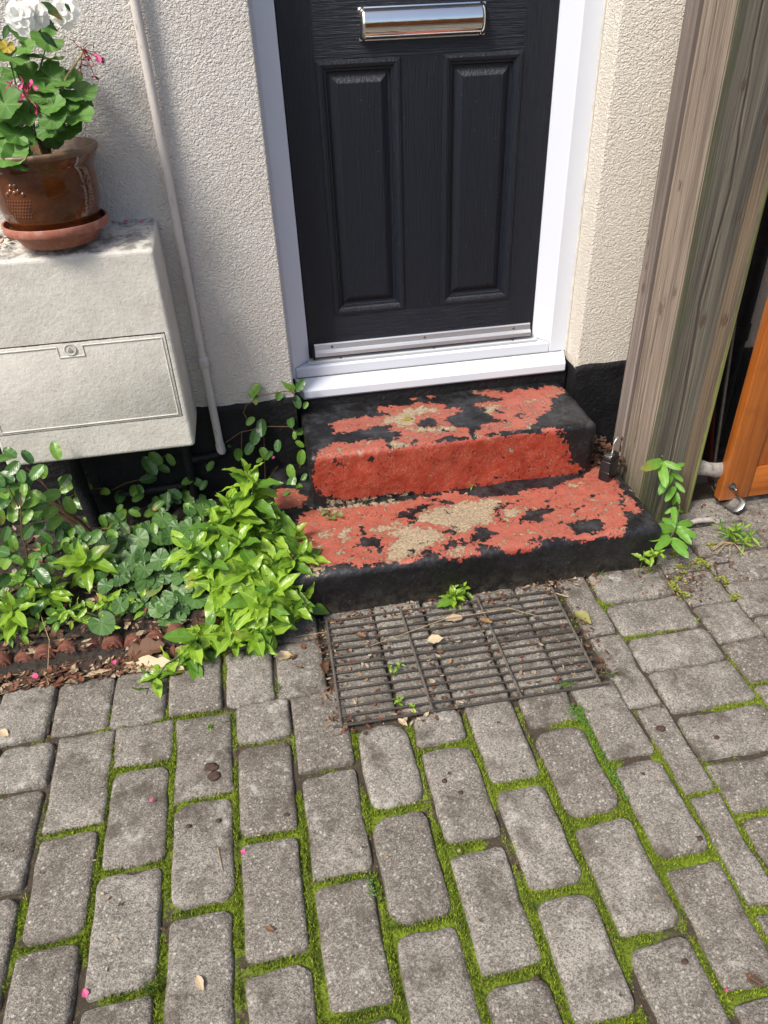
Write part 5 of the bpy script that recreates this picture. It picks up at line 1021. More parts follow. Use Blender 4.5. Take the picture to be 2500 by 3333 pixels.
# grass tufts
TUFTS = [('tuft1', 'small grass tuft in the joint left of the grate, near the low leafy shoot', 14, .04), ('tuft2', 'grass tuft in a paving joint left of the grate, one course further out', 16, .035), ('tuft3', 'grass tuft in the mossy joint near the bottom centre of the photo', 16, .035),
         ('tuft4', 'grass tuft with a dead leaf in the bottom left paving', 22, .045), ('tuft5', 'wispy dark grass tuft at the foot of the lower step, left one of two', 30, .045), ('tuft6', 'wispy dark grass tuft at the foot of the lower step, with the pink petal', 28, .04),
         ('gw5', 'pale grass tuft at the front right corner of the grate', 16, .04), ('tuft7', 'grass tuft in the moss at the very bottom of the photo', 10, .03), ('tuft8', 'grass tuft in a joint at the lower left edge of the photo', 12, .03), ('tuft9', 'tiny grass tuft in the joint under the left end of the terracotta edging', 8, .022)]
GRS = variants(lambda k: blade(k+150, .06, .3, .3, .5, nt=6, ns=1), [L_GRASS, L_GRASS, L_SEDUM])
for key, lab, n_, h_ in TUFTS:
    x, y, z = MISC[key]; r_ = empty('grass_tuft', (x, y, -.004), lab, 'grass tuft', 'grass tufts in the joints')
    for k in range(n_): put('blade', GRS[rs.randint(3)] if key in ('gw5',) else GRS[rs.randint(2)], r_, (x+rs.normal(0, .006), y+rs.normal(0, .005), -.004), (rs.normal(0, .6), rs.normal(0, .5)-.1, 1), rvec(rs, 1), h_*rs.uniform(.5, 1.1), rs.uniform(.7, 1.2))

# ================================================================ TERRACOTTA EDGING
ed = empty('garden_edging', (-.6, -.69, 0), 'terracotta rope-topped edging along the front of the flower bed', 'edging')
M_EDGE = Mat('dirty_terracotta'); _n = M_EDGE.noise(60, 6, .7)
M_EDGE = M_EDGE.fin(M_EDGE.mix(M_EDGE.ramp(_n, [(.38, 0.), (.66, .9)]), (.20, .065, .038, 1), (.050, .027, .019, 1)), .75, M_EDGE.bump(_n, .003))
def edge_tile():
    m = MB(); n = 12; w, t, hgt = .0275, .014, .050
    pr = [(-w, -.03)] + [(w*math.cos(a)*-1, .022 + (hgt-.022)*math.sin(a)) for a in np.linspace(.0, math.pi, n)] + [(w, -.03)]
    v = [(x, -t, z) for x, z in pr] + [(x, t, z) for x, z in pr]; N = len(pr)
    m.add(v, [tuple(range(N))[::-1], tuple(range(N, 2*N))] + [(i, (i+1) % N, N+(i+1) % N, N+i) for i in range(N)])
    return m
base = edge_tile().build('edging_tile', M_EDGE, ed, bevel=.004, loc=(0, 0, 0))
spm = MB()                                                           # spiral roundel on the face
sp_ = [(.0155*(1-k/26)*math.cos(k*.52), -.0155, .022+.0155*(1-k/26)*math.sin(k*.52)) for k in range(24)]
spm.tube(sp_, [.0045*(1-k/40) for k in range(24)], 7); scroll0 = spm.build('scroll', M_EDGE, base, True)
for i in range(15):
    x = -.925 + i*.0572; y = -.694 + .004*math.sin(i*1.7) - (.012 if i < 2 else 0)
    if i == 0: o, s_ = base, scroll0
    else:
        o = base.copy(); COL.objects.link(o); s_ = scroll0.copy(); COL.objects.link(s_); s_.parent = o
    o.location = (x+.6, y+.69, -.010 + .007*math.sin(i*2.3)); o.rotation_euler = (.10*math.sin(i*3.1)-.12, .10*math.sin(i*1.3), .08*math.sin(i*2.7))

# ================================================================ GRATE
M_GRATE = Mat('rusty_painted_steel'); _n = M_GRATE.noise(90, 6, .7)
M_GRATE = M_GRATE.fin(M_GRATE.mix(M_GRATE.ramp(_n, [(.5, 0.), (.72, .8)]), (.045, .041, .036, 1), (.10, .075, .055, 1)), .55, M_GRATE.bump(_n, .002), Specular_IOR_Level=.5)
gt = empty('grate', (.32, -.89, 0), 'old dark metal boot-scraper grate lying on the paving below the doorstep', 'grate')
rs = np.random.RandomState(31)
for k in range(14):
    q = k/13; y0_ = -.715 - .362*q; y1_ = -.726 - .355*q
    xa = -.018 + rs.uniform(-.012, .008) + (.0 if k in (0, 13) else .0); xb = .662 + rs.uniform(-.006, .010)
    n = 9; v = []; f = []; w_, h_ = .0028, .0048
    bow = rs.uniform(-.0010, .0010)
    for i in range(n):
        s = i/(n-1); x = xa+(xb-xa)*s; y = y0_+(y1_-y0_)*s + bow*math.sin(math.pi*s); z = .0030 + .0010*fbm(np.array([[x*9, k*3.1, 0]]), 2)[0]
        ww = w_*(1+.18*fbm(np.array([[x*60, k*1.3, 5.]]), 2)[0])
        v += [(x, y-ww, z), (x, y+ww, z), (x, y+ww*.85, z+h_), (x, y-ww*.85, z+h_)]
    for i in range(n-1):
        for j in range(4): f.append((i*4+j, i*4+(j+1) % 4, (i+1)*4+(j+1) % 4, (i+1)*4+j))
    f += [(3, 2, 1, 0), tuple((n-1)*4+j for j in range(4))]
    MB().add(v, f).build('bar', M_GRATE, gt, bevel=.0009, seg=1)
for xt, xb in ((-.004, -.008), (.205, .214), (.428, .436), (.648, .640)):
    MB().tube([(xt, -.712, .0065), (xt*.5+xb*.5, -.895, .0070), (xb, -1.082, .0062)], .0036, 8).build('cross_rod', simple('rusty_rod', (.12, .105, .088, 1), .6, .5, 60), gt, True)

# ================================================================ TIMBER POST
def wood(name, pale, mid, dark, green, mossy, top=1.4, sc=1.):
    m = Mat(name); p = m.oc(); x = m.sep(p, 0); y = m.sep(p, 1); z = m.sep(p, 2)
    v = m.mapv(p, (230*sc, 230*sc, 3.2)); g = m.noise(1., 5, .6, v, .25); v2 = m.mapv(p, (34, 34, 1.3)); g2 = m.noise(1., 5, .62, v2, .8)
    c = m.mix(m.ramp(g, [(.30, 0.), (.68, 1.)]), mid, pale)
    c = m.mix(m.ramp(g2, [(.44, 0.), (.66, .75)]), c, dark)
    gm_ = m.math('ADD', m.attr('algae'), m.math('MULTIPLY', m.math('SUBTRACT', g2, .5), 1.0))
    gm_ = m.math('ADD', gm_, m.math('MULTIPLY', m.math('SUBTRACT', m.noise(30, 5, .7), .5), .7))
    c = m.mix(m.math('MULTIPLY', m.ramp(gm_, [(.40, 0.), (.85, 1.)]), .85), c, green)
    mm = m.math('ADD', m.attr('lime'), m.math('MULTIPLY', m.math('SUBTRACT', m.noise(55, 5, .75, m.mapv(p, (1, 1, .4))), .5), 1.1))
    c = m.mix(m.math('MULTIPLY', m.ramp(mm, [(.45, 0.), (.8, 1.)]), .85), c, mossy)
    wm = m.math('ADD', m.attr('warm'), m.math('MULTIPLY', m.math('SUBTRACT', g, .5), .8))
    c = m.mix(m.math('MULTIPLY', m.ramp(wm, [(.35, 0.), (.9, 1.)]), .6), c, (.27, .18, .10, 1))
    gr_ = m.ramp(m.math('ADD', m.attr('grain'), m.math('MULTIPLY', m.math('SUBTRACT', g, .5), .5)), [(.25, .62), (.62, 0.)]); c = m.mix(gr_, c, dark)
    kn = m.attr('knot'); c = m.mix(m.math('MULTIPLY', m.ramp(kn, [(.0, 0.), (.5, 1.)]), .65), c, (.085, .050, .030, 1))
    h = m.math('ADD', g, m.math('MULTIPLY', g2, .6))
    return m.fin(c, .82, m.bump(h, .0022, .9))
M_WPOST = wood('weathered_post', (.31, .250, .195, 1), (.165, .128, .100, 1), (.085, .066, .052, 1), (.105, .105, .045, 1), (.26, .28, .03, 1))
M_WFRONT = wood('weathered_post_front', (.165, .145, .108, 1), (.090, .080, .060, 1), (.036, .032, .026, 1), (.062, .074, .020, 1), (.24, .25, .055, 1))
M_WBAT = wood('weathered_batten', (.29, .24, .21, 1), (.19, .150, .132, 1), (.10, .080, .068, 1), (.14, .125, .055, 1), (.25, .26, .04, 1))
po = empty('timber_post', (1.12, -.38, 0), 'thick weathered timber post with green algae standing beside the doorstep', 'post')
def plank(name, o, uax, wid, z0, z1, nrm, mat, seed, knots=(), crack=None, alg=None, lime=None, warm=None, ribs=0.):
    """face of a timber: a dense upright grid with grooves, knots and a drying crack; o = lower corner"""
    nu, nz = max(6, int(wid/.0014)), int((z1-z0)/.010)
    U, Z = np.meshgrid(np.linspace(0, wid, nu), np.linspace(z0, z1, nz)); u = U.ravel(); z = Z.ravel()
    wob = fbm(np.c_[np.full(len(z), seed), z*1.7, u*3], 2)*.015; kn = np.zeros(len(u)); du = np.zeros(len(u))
    for ku, kz, kr in knots:
        d = np.hypot(u-ku, (z-kz)*.62); kn = np.maximum(kn, np.clip(1.3-d/kr, 0, 1)); du += (u-ku)/np.maximum(d, kr*.4)*kr*1.3*np.exp(-(d/kr/1.8)**2)
    uu = u + wob - du
    h = fbm(np.c_[uu*170, z*1.2, np.full(len(u), seed)], 3)*.0011 + fbm(np.c_[uu*42, z*.8, np.full(len(u), seed+3)], 3)*.0018
    gra = .5 + fbm(np.c_[uu*210, z*1.1, np.full(len(u), seed+8)], 3)*.55 + fbm(np.c_[uu*60, z*.9, np.full(len(u), seed+5)], 2)*.35
    if ribs: h += np.sin(uu*2*math.pi/ribs)*.0013; gra = gra*.6 + .4*(.5+.5*np.sin(uu*2*math.pi/ribs))
    h += np.where(kn > .25, .0012*np.sin(kn*16), 0)
    if crack:
        cu = np.interp(z, [c[1] for c in crack], [c[0] for c in crack]) + fbm(np.c_[z*14, np.zeros(len(z)), np.full(len(z), seed)], 3)*.003
        wd = np.interp(z, [c[1] for c in crack], [c[2] for c in crack]); ck = np.exp(-((u-cu)/np.maximum(wd*1.3, 6e-4))**2); h -= .014*ck; kn = np.maximum(kn, ck*.9)
    ed_ = np.minimum(u, wid-u); h -= .004*np.exp(-ed_/.0025)
    uax = np.array(uax); nrm = np.array(nrm)
    P = np.array(o)[None, :] + u[:, None]*uax + np.c_[np.zeros((len(z), 2)), z] + h[:, None]*nrm
    I = (np.arange(nu-1)[None, :] + np.arange(nz-1)[:, None]*nu).ravel()
    me = mesh(name, P, np.c_[I, I+1, I+nu+1, I+nu], True)
    for k, fn in (('algae', alg), ('lime', lime), ('warm', warm)):
        a = me.attributes.new(k, 'FLOAT', 'POINT'); a.data.foreach_set('value', np.clip(fn(u, z), -1, 1.2) if fn else np.zeros(len(u)) - .3)
    a = me.attributes.new('grain', 'FLOAT', 'POINT'); a.data.foreach_set('value', gra)
    a = me.attributes.new('knot', 'FLOAT', 'POINT'); a.data.foreach_set('value', kn)
    return me
X0, X1, Y0, Y1, YB = 1.027, 1.214, -.452, -.308, -.235
link('front_face', plank('front_face', (X0, Y0, 0), (1, 0, 0), X1-X0, -.02, 1.9, (0, -1, 0), M_WFRONT, 2., [(.083, .66, .011), (.150, .655, .010), (.118, .93, .007), (.055, 1.22, .006), (.13, 1.15, .006)],
     [(.070, -.02, .0026), (.083, .25, .0026), (.078, .5, .0026), (.066, .72, .0020), (.080, 1.0, .0018), (.06, 1.3, .0012), (.06, 1.9, .0010)],
     lambda u, z: .75*np.exp(-u/.05) + .9*np.exp(-np.maximum(z, 0)/.10), lambda u, z: (.75+.5*fbm(np.c_[z*6, u*0, u*0+2], 3))*np.exp(-((u-(X1-X0))/.016)**2) + .42*np.exp(-((u-(X1-X0))/.03)**2) - .15 - np.clip(z-1.0, 0, 1)*.8 + .25*np.exp(-((u-.0)/.02)**2)*np.exp(-z/.4),
     lambda u, z: 1.0*np.exp(-((u-.150)/.028)**2) - np.clip(z-.95, 0, 1)*2.), M_WFRONT, po)
link('left_face', plank('left_face', (X0, Y1, 0), (0, -1, 0), Y1-Y0, -.02, 1.9, (-1, 0, 0), M_WPOST, 5., [(.062, .672, .011), (.118, .735, .006), (.045, .99, .005), (.060, 1.25, .005)], [(.058, -.02, .0015), (.052, .5, .0017), (.060, .9, .0012), (.05, 1.9, .001)],
     lambda u, z: .75*np.exp(-np.maximum(z-.05, 0)/.30), None, lambda u, z: -.1+.35*np.exp(-((u-.11)/.03)**2), .0068), M_WPOST, po)
MB().box(X0+.003, X1-.001, Y0+.003, Y1-.001, -.02, 1.9).build('core', M_WFRONT, po)
MB().box(X0+.012, X0+.07, Y1-.002, Y1+.012, -.02, 1.9).build('gap_shade_filler', simple('dark_gap', (.02, .016, .012, 1), .9), po)  # dark filler standing in for the shade between post and batten
link('batten', plank('batten', (X0-.006, YB, 0), (0, -1, 0), Y1-YB-.000 if False else abs(Y1-YB)-.010, -.02, 1.9, (-1, 0, 0), M_WBAT, 9., [(.034, .700, .009), (.028, .76, .005), (.018, .82, .005)], None,
     lambda u, z: .75*np.exp(-np.maximum(z-.05, 0)/.28), None, lambda u, z: np.full(len(u), -.2), 0), M_WBAT, po)
MB().box(X0-.0035, X0+.075, Y1+.0105, YB-.0005, -.02, 1.9).build('batten', M_WBAT, po)

# ================================================================ GATE
def mat_orange(name, sc):
    m = Mat(name); g = m.noise(1., 5, .6, m.mapv(m.oc(), sc), .8); n_ = m.noise(9, 5, .65)
    c = m.mix(m.ramp(g, [(.3, 0.), (.7, 1.)]), (.27, .068, .010, 1), (.43, .135, .022, 1))
    c = m.mix(m.ramp(n_, [(.55, 0.), (.75, .5)]), c, (.16, .050, .014, 1))
    return m.fin(c, .38, m.bump(g, .0008), Coat_Weight=.2, Coat_Roughness=.2)
M_ORV, M_ORH = mat_orange('orange_stain_upright', (70, 70, 3)), mat_orange('orange_stain_level', (3, 70, 70))
ga = empty('wooden_gate', (1.5, -.43, .03), 'orange-stained wooden gate standing ajar at the right edge of the photo', 'gate')
gx0, gy0, gz0 = 1.313, -.452, .030
MB().box(gx0, gx0+.102, gy0, gy0+.036, gz0, 1.75).build('stile', M_ORV, ga, bevel=.004, seg=3)
MB().box(gx0+.1035, gx0+.60, gy0+.002, gy0+.034, gz0+.001, gz0+.112).build('bottom_rail', M_ORH, ga, bevel=.003)
for k in range(5): MB().box(gx0+.104+k*.098, gx0+.104+(k+1)*.098-.003, gy0+.012, gy0+.026, gz0+.1135, 1.72).build('board', M_ORV, ga, bevel=.003)
bo = empty('bolt', (1.345, gy0, .085), None, None); bo.parent = ga; bo.location = Vector((1.345, gy0, .085)) - Vector(ga.location)
m = disc_y(1.345, .085, [(.0125, gy0-.0001), (.0125, gy0-.002), (.006, gy0-.002)]); m.build('washer', M_STEEL, bo)
m = disc_y(1.345, .085, [(.0098, gy0-.002), (.0098, gy0-.008), (.0085, gy0-.009), (.005, gy0-.009)], 6); m.build('nut', M_STEEL, bo)
m = disc_y(1.345, .085, [(.0052, gy0-.008), (.0052, gy0-.026), (.004, gy0-.0275)], 14); m.build('shank', M_STEEL, bo, True)
hg = MB(); P_ = [Vector((1.205, -.418, .150)), Vector((1.235, -.42, .152)), Vector((1.265, -.42, .142)), Vector((1.295, -.42, .133)), Vector((1.33, -.415, .125))]
n = 12; v = []; f = []
for p, ry, rz in zip(P_, (.012, .013, .014, .014, .014), (.030, .029, .024, .027, .030)):
    for k in range(n): t = 2*math.pi*k/n; v.append((p.x, p.y+ry*math.cos(t), p.z+rz*math.sin(t)))
for i in range(4):
    for k in range(n): f.append((i*n+k, i*n+(k+1) % n, (i+1)*n+(k+1) % n, (i+1)*n+k))
f += [tuple(range(n)), tuple(4*n+k for k in range(n))]
M_FLAKE = Mat('flaking_grey_white'); _n = M_FLAKE.noise(60, 5, .7)
M_FLAKE = M_FLAKE.fin(M_FLAKE.mix(M_FLAKE.ramp(_n, [(.5, 0.), (.62, .8)]), (.36, .335, .30, 1), (.17, .145, .12, 1)), .7, M_FLAKE.bump(_n, .003))
tag(hg.add(v, f).build('gate_hinge', M_FLAKE, None, True), 'flaking pale grey hinge bar joining the timber post to the orange gate', 'hinge')

# golf club behind the gate, its head on the ground
gcb = empty('golf_club', (1.33, -.42, .0), 'old iron golf club with its silver head on the ground under the gate', 'golf club')
heel, toe = Vector((1.330, -.405, .012)), Vector((1.352, -.512, .010))
ax = (toe-heel).normalized(); upv = Vector((.60, .16, .55)); upv = (upv - ax*upv.dot(ax)).normalized(); nv = ax.cross(upv).normalized()
out_ = [(-.004, .000), (.02, -.004), (.055, -.006), (.085, -.004), (.098, .006), (.102, .022), (.098, .040), (.086, .050), (.070, .049), (.045, .040), (.02, .031), (-.002, .028), (-.010, .016)]
def clubface(sc, off): return [heel + ax*(.045+(a-.045)*sc) + upv*(.022+(b-.022)*sc) + nv*off for a, b in out_]
N = len(out_); v = clubface(1, -.004) + clubface(1, .004) + clubface(.93, .0055) + clubface(.70, .0055) + clubface(.64, .0018)
f = [tuple(range(N))]
for i in range(4): f += [(i*N+k, i*N+(k+1) % N, (i+1)*N+(k+1) % N, (i+1)*N+k) for k in range(N)]
f.append(tuple(4*N+k for k in range(N))); MB().add(v, f).build('head', M_STEEL, gcb, True, autosmooth=35)
h0 = heel + upv*.012; h1_ = Vector((1.311, -.398, .062))
MB().tube([h0 + ax*.006, h0 - ax*.006 + Vector((0, 0, .006)), h0.lerp(h1_, .55), h1_], [.006, .0068, .0062, .006], 12).build('hosel', M_STEEL, gcb, True)
sh = Vector((1.2745, -.405, .34)); dirs = (sh-h1_).normalized()
MB().tube([h1_ - dirs*.002, h1_ + dirs*.022], [.0066, .0055], 12).build('ferrule', simple('black_ferrule', (.012, .012, .012, 1), .3), gcb, True)
MB().tube([h1_ + dirs*.02, h1_ + dirs*.6, h1_ + dirs*.88], [.0048, .0056, .0062], 12).build('shaft', simple('dull_shaft', (.16, .155, .145, 1), .4, .3, 60, Metallic=.8), gcb, True)
MB().tube([h1_ + dirs*.8, h1_ + dirs*1.05], [.009, .012], 12).build('grip', simple('black_grip', (.012, .012, .012, 1), .7), gcb, True)
rr_ = empty('red_rod', (1.36, -.25, .0), 'thin dark red rod leaning in the gap behind the orange gate', 'rod')
MB().tube([(1.372, -.30, .0), (1.335, -.20, .55), (1.325, -.16, 1.1)], .005, 10).build('rod', simple('dark_red_rod', (.13, .010, .008, 1), .35), rr_, True)
dp = empty('downpipe', (1.45, -.14, 0), 'black downpipe on the wall in the gap behind the post and gate', 'pipe')
MB().tube([(1.452, -.135, 0), (1.452, -.135, 1.9)], .034, 20).build('pipe', M_BLACK, dp, True, autosmooth=60)
for z_ in (.45, 1.5): MB().tube([(1.452, -.135, z_), (1.452, -.135, z_+.05)], .039, 20).build('collar', M_BLACK, dp, True)

# ================================================================ PADLOCK
pk = empty('padlock', (.935, -.412, .150), 'black padlock with open chrome shackle standing on the lower step', 'padlock')
M_BLKM = simple('satin_black', (.010, .010, .011, 1), .32, .1, 20)
ca, sa_ = math.cos(math.radians(-34)), math.sin(math.radians(-34))
fx, fy = Vector((.62, -.785, 0)), Vector((.785, .62, 0)); pb_ = Vector((.934, -.402, .1485))
def pbox(name, w0, w1, d0, d1, z0, z1, mat, bev=.002):
    v = [pb_ + fx*a + fy*b + Vector((0, 0, c)) for c in (z0, z1) for a, b in ((w0, d0), (w1, d0), (w1, d1), (w0, d1))]
    return MB().add(v, [(0,3,2,1), (4,5,6,7), (0,1,5,4), (1,2,6,5), (2,3,7,6), (3,0,4,7)]).build(name, mat, pk, bevel=bev, seg=3)
pbox('body', -.0165, .0165, -.030, .030, 0, .070, M_BLKM, .003)
pbox('base_cover', -.0174, .0174, -.0308, .0308, .002, .034, simple('gloss_black', (.008, .008, .009, 1), .18), .002)
pbox('top_cap', -.014, .014, -.027, .027, .070, .084, M_BLKM, .002)
pbox('top_plate', -.012, .012, -.024, .004, .084, .0865, M_STEEL, .0006)
pts = [pb_ + fy*.008 + Vector((0, 0, .070)), pb_ + fy*.008 + Vector((0, 0, .112))] 
for k in range(9):
    t = math.pi*k/8; pts.append(pb_ + fy*(.008 + .0200*(1-math.cos(t))) + fx*(.004*(1-math.cos(t))) + Vector((0, 0, .112 + .021*math.sin(t))))
pts.append(pb_ + fy*.048 + fx*.008 + Vector((0, 0, .074)))
MB().tube(pts, .0042, 12).build('shackle', M_CHROME, pk, True, autosmooth=80)

# ================================================================ LITTER
rs = np.random.RandomState(77)
def litter(name, regions, mats, par=None, seed=1):
    rs = np.random.RandomState(seed); by = {}
    for (x0, x1, y0, y1, z, n_, s0_, s1_) in regions:
        for k in range(n_):
            x, y = rs.uniform(x0, x1), rs.uniform(y0, y1); s = rs.uniform(s0_, s1_); a = rs.uniform(0, 6.28); w = s*rs.uniform(.2, .6); c, s2_ = math.cos(a), math.sin(a)
            cu = rs.uniform(-.3, .6)*s; zz = z + rs.uniform(0, .006); q = [(-s, 0, cu*.6), (-s*.3, -w, 0), (s*.4, -w*.8, cu*.2), (s, 0, cu), (s*.3, w, cu*.3), (-s*.4, w*.9, .1*s), (0, 0, -.15*w)]
            tl = rs.uniform(-.35, .35, 2)
            vv = [(x+px*c-py*s2_, y+px*s2_+py*c, zz+max(pz, -.1*s)+px*tl[0]+py*tl[1]+.002) for px, py, pz in q]
            by.setdefault(rs.randint(len(mats)), MB()).add(vv, [(6, i, (i+1) % 6) for i in range(6)])
    me = None; allv = []; allf = []; mi = []
    for mi_, m in by.items():
        off = len(allv); allv += m.v; allf += [tuple(i+off for i in q) for q in m.f]; mi += [mi_]*len(m.f)
    me = mesh(name, allv, allf)
    for mt in mats: me.materials.append(mt)
    me.polygons.foreach_set('material_index', mi)
    return tag(link(name, me, None, par), kind='stuff')
M_L1 = simple('litter_rust', (.17, .06, .028, 1), .8, .5, 90); M_L2 = simple('litter_brown', (.085, .045, .026, 1), .85, .5, 90); M_L3 = simple('litter_tan', (.32, .20, .11, 1), .8, .4, 90); M_L4 = simple('litter_pale', (.42, .33, .22, 1), .8, .4, 90)
LM = [M_L1, M_L2, M_L2, M_L1, M_L3, M_L4]
litter('leaf_litter', [(-.03, .67, -1.08, -.70, -.001, 380, .003, .010), (-.045, .02, -1.10, -.75, .0, 80, .003, .010), (-.02, .3, -1.11, -1.06, .0, 35, .003, .010), (.0, .70, -.73, -.685, .0, 110, .003, .010),
    (.60, .95, -.72, -.68, .0, 70, .003, .010), (.88, 1.22, -.80, -.62, .0, 230, .002, .007), (.97, 1.08, -.86, -.72, .0, 120, .002, .006), (1.15, 1.6, -.72, -.42, .0, 160, .002, .009), (.66, .70, -1.06, -.80, .0, 40, .003, .009)], LM, None, 3)
litter('bed_litter', [(-.95, -.35, -.80, -.715, .0, 700, .004, .018), (-.95, -.15, -.68, -.40, .035, 420, .005, .018), (-.95, -.30, -.715, -.675, .030, 110, .005, .016), (-.95, -.5, -.40, -.12, .045, 120, .005, .02), (-.36, -.05, -.80, -.62, .0, 60, .004, .014)], LM, None, 4)
litter('pocket_litter', [(.905, 1.02, -.36, -.15, .150, 130, .006, .018)], [M_L2, M_L1, M_L2], None, 5)
litter('twig_bits', [(-.9, .7, -1.9, -.98, .003, 60, .003, .006), (.75, 1.3, -1.5, -.7, .003, 60, .002, .005)], [M_L3, M_L2, M_L4], None, 6)

DLAB = [('curled brown leaf lying at the front of the terracotta edging', 0, 1.7), ('long pale dry leaf beside the low leafy shoot', 1, .9), ('yellow-green fallen leaf at the right side of the grate', 2, 1.5), ('small brown leaf bit on the paving just left of the grate', 0, 1.4),
        ('pale flaking leaf piece on the paver left of the grate', 1, 1.5), ('tiny rust-coloured leaf near the pale leaf piece left of the grate', 0, 1.2), ('brown leaf standing against the left end of the grate', 0, 1.1), ('brown leaf at the front left corner of the grate', 0, 1.3),
        ('crumpled tan leaf on the bars left of the middle of the grate', 1, 1.8), ('crumpled pale leaf in the litter in front of the edging', 1, 1.6), ('tan leaf on the paving at the left edge of the photo', 1, 1.6), ('thin pale dry leaf at the edge of the bed litter', 1, .6),
        ('feathery orange-brown leaf at the bottom right of the photo', 0, 1.), ('small brown leaf on the back left bars of the grate', 0, 1.4), ('small brown leaf on the back right bars of the grate', 0, 1.2), ('tan leaf in the middle of the back bars of the grate', 1, 1.2),
        ('crumpled pale leaf in the bottom left mossy joint', 1, 1.5), ('brown curled leaf on the soil below the meter box', 0, 1.6), ('star-shaped pale leaf scrap at the front of the grate', 1, 1.2), ('reddish leaf scrap on a paver near the bottom left', 0, 1.3)]
DL = [variants(lambda k: blade(k+200, .38, .45, .8, -.35, nt=8, wave=.10), [L_DEAD]*2), variants(lambda k: blade(k+210, .34, .45, .55, -.12, nt=8, wave=.06), [L_PALE]*2), variants(lambda k: blade(k+220, .40, .4, .9, -.10, nt=8, wave=.05), [L_DRYGREEN]*2)]
for i, (q, (lab, kd, wd_)) in enumerate(zip(DEADLEAF, DLAB)):
    p0, p1 = Vector(q[:3]), Vector(q[3:]); L_ = (p1-p0).length*1.05; zz = .011 if lab.find('bars') > 0 else .004
    if i == 17: zz = .05
    if i == 12:
        r_ = empty('fallen_leaf', p0, lab, 'leaf', 'fallen dead leaves'); MB().tube([p0+Vector((0, 0, .004)), p1+Vector((0, 0, .005))], .0009, 5).build('midrib', L_DEAD, r_, True)
        d = (p1-p0).normalized(); sd_ = Vector((-d.y, d.x, 0))
        for k in range(5):
            for s in (-1, 1): put('leaflet', DL[0][k % 2], r_, p0.lerp(p1, .15+k*.18)+Vector((0, 0, .004)), d*.8+sd_*s, (0, 0, 1), L_*.42*(1-.1*k), .6)
        continue
    me = DL[kd][i % 2]
    o = bpy.data.objects.new('fallen_leaf', me); COL.objects.link(o); d = (p1-p0).normalized(); nz = (Vector((rs.uniform(-.3, .3), -.25, 1))); nz = (nz-d*nz.dot(d)).normalized(); x = d.cross(nz); b = p0 + Vector((0, 0, zz))
    o.matrix_world = Matrix(((x.x*L_*wd_, d.x*L_, nz.x*L_, b.x), (x.y*L_*wd_, d.y*L_, nz.y*L_, b.y), (x.z*L_*wd_, d.z*L_, nz.z*L_, b.z), (0, 0, 0, 1)))
    tag(o, lab, 'leaf', 'fallen dead leaves')
PLAB = ['large pink petal on the soil strip at the left edge of the photo', 'pink petal beside the curled brown leaf in front of the edging', 'tiny pink petal on a paver left of centre', 'pink petal in the mossy joint left of centre', 'pink petal in the wispy grass at the foot of the lower step',
        'pink petal caught in the trailing plant beside the upper step', 'pale pink petal on a paver near the bottom left', 'tiny magenta petal in the moss at the bottom right']
PS = [.018, .016, .009, .012, .015, .013, .015, .008]
for i, (p, lab) in enumerate(zip(PETAL, PLAB)):
    o = bpy.data.objects.new('fallen_petal', PET[i % 2]); COL.objects.link(o); s = PS[i]; a = i*1.9; n_ = Vector((.2*math.sin(i), -.35 if i != 5 else -.9, 1)).normalized(); d = Vector((math.cos(a), math.sin(a), .25)); d = (d-n_*d.dot(n_)).normalized(); x = d.cross(n_)
    b = Vector(p) - d*s*.5 + Vector((0, 0, .004 + (.016 if i in (4, 0, 1) else 0)))
    o.matrix_world = Matrix(((x.x*s*1.5, d.x*s, n_.x*s, b.x), (x.y*s*1.5, d.y*s, n_.y*s, b.y), (x.z*s*1.5, d.z*s, n_.z*s, b.z), (0, 0, 0, 1)))
    tag(o, lab, 'petal', 'fallen pink petals')
CL = ['brown clod on the narrow border course right of the grate', 'brown crumb on the third paver row, left of centre', 'dark crumb on a paver, left of the brown crumb', 'round dark pellet on a paver near the bottom right', 'round brown pellet on a paver at the bottom centre',
      'brown pellet on the paver below the grate, upper one of a pair', 'brown pellet on the paver below the grate, lower one of a pair', 'dark pellet at the corner of a paver on the right', 'small dark crumb at the edge of a paver right of centre', 'small crumb in the joint in the middle of the paving', 'smear of brown mud on a paver below the low shoot, upper part', 'smear of brown mud on a paver below the low shoot, lower part', 'small brown crumb on a paver at the right edge']
M_CRUMB = simple('brown_crumb', (.075, .042, .028, 1), .85, .5, 120, .002)
for i, (p, lab) in enumerate(zip(CRUMB, CL)):
    bm = bmesh.new(); bmesh.ops.create_icosphere(bm, subdivisions=2, radius=1); s = .0085 if i == 0 else (.013 if i in (10, 11) else .0052); fl = .10 if i in (10, 11) else .6
    for q in bm.verts:
        nq = 1 + .7*fbm(np.array([list(q.co*1.3+Vector((i*3., 0, 0)))]), 3)[0]; q.co = Vector((q.co.x*s*1.25*nq, q.co.y*s*nq, q.co.z*s*fl*nq))
    me = bpy.data.meshes.new('dirt_crumb'); bm.to_mesh(me); bm.free(); me.polygons.foreach_set('use_smooth', [True]*len(me.polygons)); me.materials.append(M_CRUMB)
    o = bpy.data.objects.new('dirt_crumb', me); COL.objects.link(o); o.location = (p[0], p[1], s*fl*.6); tag(o, lab, 'crumb', 'dirt crumbs on the paving')
TL = ['long dry stem lying in the litter at the left edge of the photo', 'long straw lying across the back of the grate', 'dry curved stem hanging over the terracotta edging', 'short straw beside the yellow-green leaf at the grate', 'thin curved straw on a paver left of centre', 'thin straw left of the grate', 'short dry stick at the back right corner of the grate']
